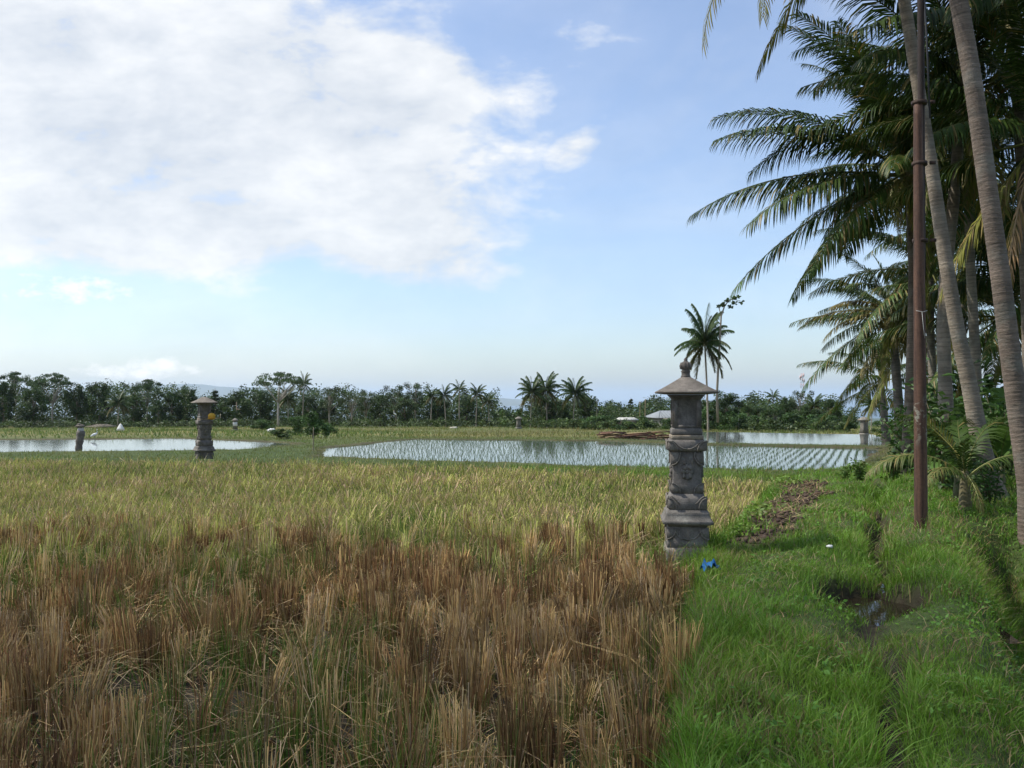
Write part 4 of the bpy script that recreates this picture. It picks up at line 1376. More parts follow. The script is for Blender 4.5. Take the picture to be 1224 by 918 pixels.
def crown(n, seed, a0=0.0, s=1.0, low=True, extra=()):
    """a generic crown: young leaves upright in the middle, old ones hanging"""
    rg = random.Random(seed)
    out = []
    for i in range(n):
        q = i / (n - 1)
        az = a0 + i * 137.5 + rg.uniform(-14, 14)
        kinds = ['spear', 'up', 'up', 'high', 'high', 'mid', 'mid', 'low', 'low', 'droop', 'hang']
        if not low: kinds = kinds[:-4]
        k = kinds[min(len(kinds) - 1, int(q * len(kinds)))]
        out.append((k, az, s * rg.uniform(0.88, 1.08), rg.uniform(-7, 7)))
    return out + list(extra)


# near right palm: runs up and out of the frame
D = 11.5
base = at(1243, 660, D)
base.z = gz(base.x, D) - 0.45
pts = [base] + [at(px, py, D) for px, py in ((1231, 580), (1220, 510), (1207, 420), (1196, 330), (1180, 220), (1165, 110), (1146, 0), (1125, -100), (1095, -240), (1072, -340))]
palm("tall leaning palm at the right edge with a thick ringed grey trunk", base, pts, [0.26, 0.155, 0.138, 0.128, 0.122, 0.118, 0.115, 0.113, 0.11, 0.105, 0.10],
     crown(20, 11, 40, 0.95, False), col=(0.20, 0.155, 0.12), seed=11)
# second palm, curving behind the utility pole
D = 14.2
base = at(1190, 606, D)
base.z = gz(base.x, D) - 0.1
pts = [base] + [at(px, py, D) for px, py in ((1181, 575), (1170, 520), (1159, 460), (1145, 400), (1130, 310), (1112, 190), (1096, 95), (1081, 0), (1066, -80), (1050, -135))]
palm("slender curving palm whose pale trunk crosses behind the top of the rusty pole", base, pts, [0.27, 0.19, 0.142, 0.126, 0.118, 0.111, 0.103, 0.098, 0.095, 0.092, 0.09],
     crown(17, 12, 10, 0.92, False) + [('yellow', 184, 0.98, -20), ('yellow', 206, 0.85, -26), ('hang', 200, 0.75, 14), ('hang', 150, 0.8, 8)], col=(0.25, 0.205, 0.155), seed=12)
# palm with the big dark crown reaching over the paddies
D = 20.5
base = at(1086, 560, D); base.z = gz(base.x, D) - 0.1
pts = [base] + [at(px, py, D) for px, py in ((1088, 480), (1091, 400), (1092, 320), (1089, 250), (1086, 205))]
fr = [('high', 176, 1.0, -3), ('mid', 190, 0.98, 1), ('low', 172, 1.02, 4), ('low', 200, 0.95, -6), ('droop', 178, 1.0, 0), ('droop', 214, 0.85, -4),
      ('up', 170, 1.05, 7), ('up', 200, 1.0, 2), ('up', 130, 0.95, 8), ('up', 230, 0.95, -4), ('up', 110, 1.0, 0), ('up', 60, 1.0, 0), ('up', 20, 1.05, -6),
      ('spear', 200, 1.0, 0), ('spear', 80, 0.95, -10), ('high', 255, 0.9, 0), ('high', 80, 1, 0), ('high', 35, 1, 0), ('high', 320, 0.9, 4), ('mid', 285, 0.85, 0), ('mid', 55, 1, 0), ('mid', 5, 0.95, 0), ('mid', 110, 1, 0), ('low', 85, 1, 0), ('low', 40, 1, 0), ('low', 240, 0.7, 0), ('droop', 120, 0.9, 0), ('hang', 262, 0.62, 10), ('hang', 60, 0.8, 0), ('yellow', 232, 0.5, -20), ('dead', 215, 0.55, -14)]
palm("palm with a huge dark crown of fronds spreading left over the paddies", base, pts, [0.20, 0.135, 0.12, 0.115, 0.115, 0.11], fr, col=(0.15, 0.115, 0.085), seed=13, nuts=5)
# more palms of the row
ROW = [
    (19, [(1131, 575), (1130, 460), (1127, 390), (1131, 320), (1140, 240), (1150, 110)], 0.135, 22, 31, 0.95, (0.25, 0.21, 0.165), "palm standing close behind the curving palm, its trunk hidden above by it", [('hang', 250, 0.8, 10), ('hang', 200, 0.8, 0)]),
    (23, [(1174, 565), (1169, 490), (1165, 410), (1160, 320), (1157, 215)], 0.13, 20, 47, 0.85, (0.27, 0.23, 0.18), "slim straight palm between the curving trunk and the thick right-hand trunk", [('yellow', 225, 0.75, 22), ('droop', 0, 0.9, 10), ('dead', 330, 0.8, 0)]),
    (30, [(1078, 535), (1074, 480), (1070, 430), (1066, 375)], 0.15, 22, 5, 0.66, (0.17, 0.145, 0.12), "lower palm with browning fronds left of the rusty pole, below the huge crown", [('bronze', 190, 0.72, 10), ('bronze', 215, 0.75, 30), ('bronze', 160, 0.75, 22), ('bronze', 250, 0.75, 0), ('droop', 178, 0.78, -6), ('bronze', 270, 0.7, 10)]),
    (27, [(1117, 560), (1115, 460), (1112, 400), (1112, 320)], 0.125, 18, 63, 0.85, (0.24, 0.21, 0.17), "thin palm seen just right of the rusty pole, in the shade of the row", [('bronze', 100, 0.8, 0), ('hang', 270, 0.8, 0)]),
    (16.5, [(1282, 610), (1276, 480), (1262, 330), (1248, 165)], 0.15, 21, 75, 0.82, (0.22, 0.18, 0.15), "palm at the right edge whose trunk is out of view, with one dead frond hanging", [('dead', 205, 1.0, -6), ('dead', 240, 0.7, 0), ('mid', 180, 0.95, 6)]),
    (36, [(1098, 525), (1097, 470), (1094, 400)], 0.16, 20, 90, 0.95, (0.18, 0.15, 0.12), "palm deep in the row, mostly hidden behind the rusty pole", [('bronze', 200, 0.9, 0)]),
    (26, [(1214, 565), (1209, 500), (1204, 430), (1203, 375)], 0.13, 20, 21, 0.85, (0.18, 0.15, 0.12), "low palm in the shade left of the thick right-hand trunk", [('yellow', 260, 0.7, -20), ('bronze', 140, 0.8, 0)]),
    (42, [(1060, 525), (1056, 490), (1054, 455)], 0.14, 18, 14, 0.75, (0.18, 0.16, 0.13), "small palm at the left end of the row, beside the right-hand pond's bank", []),
    (33, [(1152, 545), (1150, 450), (1152, 330), (1158, 265)], 0.13, 20, 57, 0.95, (0.18, 0.15, 0.12), "dark palm in the middle of the row, behind the curving and the slim trunk", []),
    (18, [(1236, 600), (1230, 400), (1222, 200), (1212, 40)], 0.13, 22, 64, 0.95, (0.19, 0.155, 0.12), "tall palm with a crown at the top right corner behind the thick trunk", []),
    (24, [(1262, 580), (1256, 470), (1246, 330)], 0.13, 20, 34, 0.8, (0.18, 0.15, 0.12), "palm with fronds entering low at the right edge, farther back than the dead frond", [('low', 185, 0.9, 0)]),
]
for i, (D, path, r, n, a0, s, col, lab, extra) in enumerate(ROW):
    pts = [at(px, py, D) for px, py in path]
    pts[0].z = gz(pts[0].x, D) - 0.15
    rad = list(np.interp(np.linspace(0, 1, len(pts)), [0, 0.15, 1], [r * 1.7, r * 1.1, r * 0.85]))
    palm(lab, pts[0], pts, rad, crown(n, 40 + i, a0, s, True, extra), col=col, seed=30 + i, ring=0.10, nuts=3 if i in (1, 2) else 0)

# young coconut palm by the pole
FR['y_up'] = frond_mesh("frond", 62, 15, 0.85, 22, 0.26, 0.022, (0.16, 0.17, 0.035), 0.15, 1.0, 21, 0.2, rach=(0.42, 0.38, 0.12))
FR['y_arch'] = frond_mesh("frond", 48, 88, 1.7, 40, 0.42, 0.028, (0.055, 0.095, 0.020), 1.0, 0.8, 22, 0.12, tip_col=(0.15, 0.145, 0.05), rach=(0.34, 0.32, 0.12))
FR['y_dark'] = frond_mesh("frond", 62, 75, 1.6, 34, 0.45, 0.040, DG, 0.7, 0.9, 23, 0.03)
FR['y_fall'] = frond_mesh("frond", -20, 60, 1.0, 18, 0.3, 0.022, (0.15, 0.16, 0.04), 1.0, 0.4, 24, 0.4, rach=(0.34, 0.36, 0.16))
D = 12.6
b = at(1154, 628, D); b.z = gz(b.x, D)
t = thing("young_palm", "young coconut palm with feathery yellow-green fronds beside the rusty pole", "palm tree", b)
m = MB(); m.lathe([(0.10, -0.1), (0.09, 0.15), (0.075, 0.4), (0.045, 0.62)], 10, (0.16, 0.14, 0.07)); link("trunk", m.mesh("trunk", M_PBARK), t)
for kind, az, s, tl, z in (('y_arch', 184, 1.0, -12, 0.55), ('y_arch', 10, 1.0, -14, 0.5), ('y_arch', 330, 0.75, 0, 0.5), ('y_dark', 60, 1.0, 0, 0.55), ('y_dark', 120, 1.0, 4, 0.55), ('y_dark', 20, 0.9, 8, 0.55), ('y_dark', 250, 0.65, 10, 0.5), ('y_fall', 262, 0.8, 0, 0.6), ('y_arch', 215, 0.7, -10, 0.45), ('y_dark', 160, 0.85, 10, 0.5)):
    o = link("frond", FR[kind], t, (0, 0, z)); o.rotation_euler = (R(random.uniform(-10, 10)), R(-tl), R(az)); o.scale = (s,) * 3
o = link("yellow_frond", FR['y_up'], t, (-0.14, -0.12, 0.86)); o.rotation_euler = (R(25), R(4), R(184))


# ------------------------------------------------------------------ leafy shrubs in the shade of the palms
def shrub_mesh(name, n, rx, rz, ll, lw, col, seed, v=0.3, stems=7):
    rg = np.random.default_rng(seed)
    mb = MB()
    cl = []
    for k in range(stems):
        a = rg.uniform(0, 6.28); r = rx * rg.uniform(0.2, 0.9)
        tip = np.array((r * math.cos(a), r * math.sin(a), rz * rg.uniform(0.55, 1.0)))
        p = np.array([(0.1 * math.cos(a), 0.1 * math.sin(a), 0), tip * 0.5 + (0, 0, 0.12 * rz), tip])
        mb.tube(p, [0.02, 0.014, 0.006], 5, (0.10, 0.09, 0.045))
        cl.append(p)
    k = rg.integers(0, stems, n); q = rg.uniform(0.15, 1.05, n)
    cl = np.array(cl)
    P = np.where(q[:, None] < 0.5, cl[k, 0] + (cl[k, 1] - cl[k, 0]) * (q * 2)[:, None], cl[k, 1] + (cl[k, 2] - cl[k, 1]) * (q * 2 - 1)[:, None])
    P = P + rg.normal(0, 1, (n, 3)) * np.array((rx, rx, rz)) * 0.13
    P[:, 2] = np.abs(P[:, 2])
    D = rg.normal(size=(n, 3)); D[:, 2] = D[:, 2] * 0.5 + 0.25
    D /= np.linalg.norm(D, axis=1, keepdims=True)
    S = ll * rg.uniform(0.6, 1.2, n); W = lw * rg.uniform(0.7, 1.2, n)
    C = np.tile(col, (n, 1)) * (1 + rg.uniform(-v, v, (n, 1))) * (1 + rg.uniform(-0.1, 0.1, (n, 3)))
    # two-quad leaves folded along the length
    w = np.cross(D, rg.normal(size=(n, 3))); w /= np.linalg.norm(w, axis=1, keepdims=True)
    u = np.cross(w, D)
    a = P; t_ = P + D * S[:, None] - np.array((0, 0, 1)) * (S * 0.22)[:, None]; mid = P + D * (S * 0.5)[:, None]
    l = mid + w * (W * 0.5)[:, None] + u * (W * 0.12)[:, None]; r = mid - w * (W * 0.5)[:, None] + u * (W * 0.12)[:, None]
    V = np.stack([a, l, t_, r], 1).reshape(-1, 3)
    o = np.arange(n)[:, None] * 4
    mb.add(V, np.concatenate([o + np.array([[0, 1, 2]]), o + np.array([[0, 2, 3]])]), np.repeat(C, 4, 0))
    return mb.mesh(name, M_LEAF)


SHV = [shrub_mesh("shrub", 420, 0.75, 1.5, 0.20, 0.06, (0.055, 0.105, 0.022), 1), shrub_mesh("shrub", 420, 0.8, 1.2, 0.16, 0.055, (0.045, 0.10, 0.020), 2), shrub_mesh("shrub", 300, 0.6, 0.9, 0.20, 0.09, (0.075, 0.135, 0.025), 3)]
SH = [
    (1136, 560, 15.5, 0, 1.45, "tall bush of pointed dark leaves behind the young palm"),
    (1184, 610, 13.3, 1, 0.75, "low leafy shrub hiding the foot of the curving palm beside the young palm"),
    (1122, 575, 17.5, 1, 1.2, "dark leafy shrub just right of the rusty pole, under the palms"),
    (1160, 575, 16.5, 1, 1.1, "leafy shrub in front of the curving palm's base"),
    (1200, 585, 17.0, 0, 1.2, "dark shrub between the curving trunk and the thick right-hand trunk"),
    (1178, 560, 20.0, 2, 1.6, "shrub with broad leaves deep in shade behind the curving palm"),
    (1142, 545, 22.5, 1, 1.9, "big dim bush far back between the palm trunks"),
    (1098, 552, 23.5, 1, 1.3, "bush behind the rusty pole at the foot of the huge-crowned palm"),
    (1218, 560, 21.0, 2, 1.7, "broad leaved bush at the right edge behind the thick trunk"),
    (1245, 600, 15.5, 1, 1.2, "shrub cut by the right edge of the picture"),
    (1068, 575, 16.5, 2, 0.55, "low green weed bush on the bank left of the rusty pole"),
    (1052, 585, 15.5, 2, 0.35, "tiny broad leaved weed beside the ditch's far end"),
    (1028, 578, 17.5, 2, 0.5, "light green leafy weed at the end of the grass path by the paddy"),
    (1010, 572, 18.5, 2, 0.4, "small dark weed on the paddy's edge, left of the light green weed"),
    (1092, 545, 28, 1, 1.6, "dim bush at the foot of the lower palm with browning fronds"),
    (1165, 540, 27, 0, 2.1, "tall dim bush behind the slim straight palm"),
    (1212, 548, 27, 1, 2.3, "tall dim bush behind the low shaded palm"),
]
for px, py, D, v, s, lab in SH:
    p = at(px, py, D)
    o = thing("shrub", lab, "shrub", (p.x, D, gz(p.x, D) - 0.03), random.uniform(0, 6.28), "shrubs under the palms", SHV[v])
    o.scale = (s * random.uniform(0.9, 1.1), s, s * random.uniform(0.9, 1.1))


# banana plants in the shade: broad arched leaves
def banana_leaf(L, W, e0, droop, col, seed):
    rg = np.random.default_rng(seed)
    n = 14; s = np.linspace(0, 1, n)
    e = R(e0) - R(droop) * s ** 1.5
    x = np.concatenate([[0], np.cumsum(np.cos(e[:-1]))]) * L / n
    z = np.concatenate([[0], np.cumsum(np.sin(e[:-1]))]) * L / n
    w = W * np.sin(np.pi * np.clip((s - 0.15) / 0.85, 0, 1)) ** 0.6 * 0.5 + 0.012
    V = []
    for i in range(n):
        j = rg.uniform(0.85, 1.0)
        V += [(x[i], -w[i] * j, z[i] + w[i] * 0.35), (x[i], 0, z[i]), (x[i], w[i] * j, z[i] + w[i] * 0.35)]
    F = []
    for i in range(n - 1):
        for k in range(2): F.append((3 * i + k, 3 * i + k + 1, 3 * i + k + 4, 3 * i + k + 3))
    mb = MB(); mb.add(V, np.array(F), np.tile(col, (len(V), 1)) * rg.uniform(0.9, 1.1, (len(V), 1)))
    mb.tube(np.stack([x, x * 0, z - 0.008], 1), 0.012 * (1 - 0.7 * s), 5, (0.18, 0.20, 0.06))
    return mb.mesh("leaf", M_LEAF)


BL = [banana_leaf(1.3, 0.42, 70, 70, (0.09, 0.16, 0.03), 1), banana_leaf(1.2, 0.40, 45, 85, (0.075, 0.145, 0.03), 2), banana_leaf(1.0, 0.36, 82, 40, (0.11, 0.18, 0.04), 3)]
for px, py, D, lab, s in ((1196, 575, 15.0, "banana plant with broad arched leaves left of the thick right-hand trunk", 1.0), (1144, 590, 14.2, "small broad leaved banana plant behind the young palm", 0.75), (1216, 540, 19.5, "banana plant at the right edge, dim behind the thick trunk", 1.3)):
    p = at(px, py, D)
    t = thing("banana_plant", lab, "banana plant", (p.x, D, gz(p.x, D)), random.uniform(0, 6), "banana plants under the palms")
    t.scale = (s,) * 3
    m = MB(); m.lathe([(0.09, -0.1), (0.08, 0.2), (0.055, 0.6)], 9, (0.13, 0.13, 0.06)); link("stem", m.mesh("stem", M_PBARK), t)
    for q in range(7):
        o = link("leaf", BL[q % 3], t, (0, 0, 0.5)); o.rotation_euler = (0, R(random.uniform(-8, 8)), q * 2.4); sc2 = random.uniform(0.8, 1.1); o.scale = (sc2,) * 3


# ------------------------------------------------------------------ background trees
def leaf_cloud(mb, centers, radii, n, size, col, rg, v=0.3, flat=1.0):
    """n small leaf faces gathered in uneven clumps"""
    centers = np.asarray(centers, float); radii = np.asarray(radii, float)
    k = rg.integers(0, len(centers), n)
    d = rg.normal(size=(n, 3)); d /= np.linalg.norm(d, axis=1, keepdims=True)
    r = rg.random(n) ** 0.45
    P = centers[k] + d * (radii[k] * r)[:, None] * np.array((1, 1, flat))
    tone = rg.uniform(1 - v, 1 + v, len(centers))[k][:, None]
    C = np.tile(col, (n, 1)) * tone * (1 + rg.uniform(-0.25, 0.25, (n, 1))) * (1 + rg.uniform(-0.08, 0.08, (n, 3)))
    D = rg.normal(size=(n, 3)); D[:, 2] *= 0.6; D /= np.linalg.norm(D, axis=1, keepdims=True)
    w = np.cross(D, rg.normal(size=(n, 3))); w /= np.linalg.norm(w, axis=1, keepdims=True)
    S = size * rg.uniform(0.6, 1.35, n)
    V = np.stack([P - D * S[:, None] * 0.5, P + w * S[:, None] * 0.3, P + D * S[:, None] * 0.5, P - w * S[:, None] * 0.3], 1).reshape(-1, 3)
    mb.add(V, np.arange(n)[:, None] * 4 + np.array([[0, 1, 2, 3]]), np.repeat(C, 4, 0))


def tree_meshes(kind, seed):
    """unit height trees (height 1, base 0): returns crown mesh, trunk mesh"""
    rg = np.random.default_rng(seed)
    c, t = MB(), MB()
    bark = (0.16, 0.13, 0.10)
    if kind == 'dense':
        cs, rs = [], []
        for q in range(26):
            a = rg.uniform(0, 6.28); zz = rg.uniform(0.22, 0.93)
            rr = 0.34 * math.sin(math.pi * min(1, max(0.12, (zz - 0.08) / 0.98))) ** 0.7 * rg.uniform(0.2, 1.05)
            cs.append((rr * math.cos(a), rr * math.sin(a), zz)); rs.append(rg.uniform(0.07, 0.15))
        leaf_cloud(c, cs, rs, 6500, 0.034, (0.042, 0.076, 0.020), rg, 0.45)
        t.tube([(0, 0, -0.05), (0.01, 0, 0.25), (0.0, 0.02, 0.7)], [0.03, 0.024, 0.008], 8, bark)
        for q in range(7):
            e = np.array(cs[q]); t.tube([(0.005, 0, 0.2 + 0.05 * q), e * 0.6 + (0, 0, 0.1), e], [0.012, 0.008, 0.003], 5, bark)
    elif kind == 'airy':
        cs, rs = [], []
        tipz = []
        for q in range(20):
            a = rg.uniform(0, 6.28); zz = rg.uniform(0.42, 0.95); rr = rg.uniform(0.06, 0.36)
            cs.append((rr * math.cos(a), rr * math.sin(a), zz)); rs.append(rg.uniform(0.07, 0.15))
        leaf_cloud(c, cs, rs, 2300, 0.031, (0.055, 0.085, 0.030), rg, 0.4, 0.7)
        t.tube([(0, 0, -0.05), (0.015, 0, 0.3), (-0.01, 0.02, 0.62), (0.01, 0, 0.85)], [0.022, 0.017, 0.011, 0.003], 8, (0.30, 0.27, 0.22))
        for e in cs:
            e = np.array(e); z0 = e[2] * 0.6
            t.tube([(0.01, 0, z0), e * (0.5, 0.5, 0) + (0, 0, (z0 + e[2]) / 2 + 0.02), e], [0.010, 0.007, 0.002], 5, (0.26, 0.23, 0.19))
    elif kind == 'umbrella':
        cs, rs = [], []
        tops = []
        for q in range(46):
            a = rg.uniform(0, 6.28); rr = 0.56 * math.sqrt(rg.random()); zz = 0.95 - 0.30 * (rr / 0.56) ** 2 * rg.uniform(0.4, 1.0) - rg.choice([0, 0, 0.08])
            cs.append((rr * math.cos(a), rr * math.sin(a), zz)); rs.append(rg.uniform(0.08, 0.15))
        leaf_cloud(c, cs, rs, 4200, 0.029, (0.045, 0.082, 0.026), rg, 0.35, 0.33)
        t.tube([(0, 0, -0.05), (0.01, 0, 0.2), (0.03, 0.01, 0.45)], [0.03, 0.022, 0.018], 8, (0.36, 0.32, 0.27))
        for q in range(12):
            e = np.array(cs[q]); t.tube([(0.028, 0.01, 0.42), e * (0.45, 0.45, 0) + (0.02, 0, 0.62), e - (0, 0, 0.01)], [0.013, 0.009, 0.003], 5, (0.30, 0.27, 0.22))
    elif kind == 'conifer':
        cs, rs = [], []
        for lv in range(9):
            zz = 0.2 + 0.085 * lv; R0 = 0.30 * (1 - (zz - 0.12) / 0.92)
            for q in range(5):
                a = rg.uniform(0, 6.28); rr = R0 * rg.uniform(0.3, 1.0)
                cs.append((rr * math.cos(a), rr * math.sin(a), zz + rg.uniform(-0.02, 0.02))); rs.append(0.04 + 0.25 * R0)
        leaf_cloud(c, cs, rs, 3300, 0.034, (0.030, 0.052, 0.020), rg, 0.35, 0.6)
        t.tube([(0, 0, -0.05), (0, 0, 0.4), (0, 0, 0.98)], [0.025, 0.018, 0.003], 7, bark)
        for q in range(0, 45, 5):
            e = np.array(cs[q]); t.tube([(0, 0, e[2] - 0.03), e], [0.007, 0.002], 5, bark)
    elif kind == 'bush':
        cs, rs = [], []
        for q in range(15):
            a = rg.uniform(0, 6.28); rr = rg.uniform(0.0, 0.42); zz = rg.uniform(0.12, 0.85) * (1 - 0.6 * rr)
            cs.append((rr * math.cos(a), rr * math.sin(a), zz)); rs.append(rg.uniform(0.11, 0.2))
        leaf_cloud(c, cs, rs, 3200, 0.055, (0.052, 0.100, 0.026), rg, 0.4)
        t.tube([(0, 0, -0.05), (0.02, 0, 0.3), (0.0, 0.03, 0.6)], [0.03, 0.02, 0.006], 6, bark)
        for q in range(5):
            e = np.array(cs[q]); t.tube([(0.01, 0, 0.12), e], [0.014, 0.004], 5, bark)
    return c.mesh("crown", M_LEAF), t.mesh("trunk", M_BARK)


def far_palm_meshes(seed, s=1.0, lean=0.0, n=24):
    """height-1 palm for the tree line; crown radius s * 0.3"""
    rg = np.random.default_rng(seed)
    c, t = MB(), MB()
    top = np.array((lean, 0, 0.86))
    zz = np.linspace(0, 1, 12)
    t.tube(np.stack([lean * zz ** 1.6, 0 * zz, -0.05 + 0.91 * zz], 1), np.interp(zz, [0, 0.1, 1], [0.026, 0.017, 0.013]), 8, (0.27, 0.235, 0.19))
    for i in range(n):
        q = i / (n - 1)
        az = i * 2.4 + rg.uniform(-0.25, 0.25); e0 = R(80 - 115 * q + rg.uniform(-8, 8)); L = 0.33 * s * rg.uniform(0.85, 1.1)
        u = np.linspace(0, 1, 12)
        e = e0 - R(55) * u ** 1.4
        x = np.concatenate([[0], np.cumsum(np.cos(e[:-1]))]) * L / 11; z = np.concatenate([[0], np.cumsum(np.sin(e[:-1]))]) * L / 11
        ax = np.array((math.cos(az), math.sin(az), 0)); sd = np.array((-math.sin(az), math.cos(az), 0))
        pts = top + x[:, None] * ax + np.array((0, 0, 1)) * z[:, None]
        c.tube(pts, 0.004 * s * (1 - 0.7 * u), 4, (0.10, 0.11, 0.04), caps=False)
        m = 34
        uu = np.repeat(np.linspace(0.15, 1.0, m), 2); sg = np.tile((-1, 1), m)
        P = np.stack([np.interp(uu, u, pts[:, k]) for k in range(3)], 1)
        prof = np.interp(uu, [0.15, 0.5, 1], [0.6, 1, 0.35])
        d = sd * sg[:, None] * 0.8 + ax * 0.6 + np.array((0, 0, -0.75)) * rg.uniform(0.5, 1.4, (2 * m, 1))
        d /= np.linalg.norm(d, axis=1, keepdims=True)
        ln = 0.088 * s * prof
        w = ax * 0.0085 * s
        col = np.array((0.045, 0.080, 0.022)) if q < 0.75 else np.array((0.105, 0.10, 0.035))
        C = np.tile(col, (2 * m, 1)) * rg.uniform(0.75, 1.25, (2 * m, 1))
        V = np.stack([P - w, P + w, P + d * ln[:, None]], 1).reshape(-1, 3)
        c.add(V, np.arange(2 * m)[:, None] * 3 + np.array([[0, 1, 2]]), np.repeat(C, 3, 0))
    return c.mesh("crown", M_PALM), t.mesh("trunk", M_BARK)


TM = {'dense': [tree_meshes('dense', s) for s in (1, 2, 3)], 'airy': [tree_meshes('airy', s) for s in (4, 5, 6)], 'umbrella': [tree_meshes('umbrella', s) for s in (7, 8)],
      'conifer': [tree_meshes('conifer', 9)], 'bush': [tree_meshes('bush', s) for s in (10, 11, 12)],
      'palm': [far_palm_meshes(20, 1.0, 0.04), far_palm_meshes(21, 1.15, -0.06), far_palm_meshes(22, 0.95, 0.0, 16)], 'bigpalm': [far_palm_meshes(23, 1.75, 0.05, 28), far_palm_meshes(24, 1.6, -0.05, 28)],
      'tallpalm': [far_palm_meshes(27, 1.35, -0.05, 34)]}
UNITW = {'dense': 0.72, 'airy': 0.75, 'umbrella': 1.15, 'conifer': 0.62, 'bush': 1.0, 'palm': 0.55, 'bigpalm': 0.95, 'tallpalm': 0.75}


def far_tree(kind, v, px, ptop, D, wpx, label, group="trees along the far edge of the fields", name=None, cat=None):
    p = at(px, ptop, D)
    zb = gz(p.x, D)
    h = p.z - zb
    w = wpx * D / F / UNITW[kind]
    h = h / {'palm': 1.10, 'bigpalm': 1.26, 'tallpalm': 1.20}.get(kind, 1.0)
    nm = name or {'palm': 'palm_tree', 'bigpalm': 'palm_tree', 'tallpalm': 'palm_tree', 'bush': 'bush', 'umbrella': 'umbrella_tree', 'conifer': 'conifer_tree'}.get(kind, 'broadleaf_tree')
    t = thing(nm, label, cat or ('bush' if kind == 'bush' else 'palm tree' if 'palm' in kind else 'tree'), (p.x, D, zb), random.uniform(-0.6, 0.6) if 'palm' in kind else random.uniform(0, 6.28), group)
    c, tr = TM[kind][v % len(TM[kind])]
    for n2, me in (("crown", c), ("trunk", tr)):
        o = link(n2, me, t); o.scale = (w, w, h)
    return t


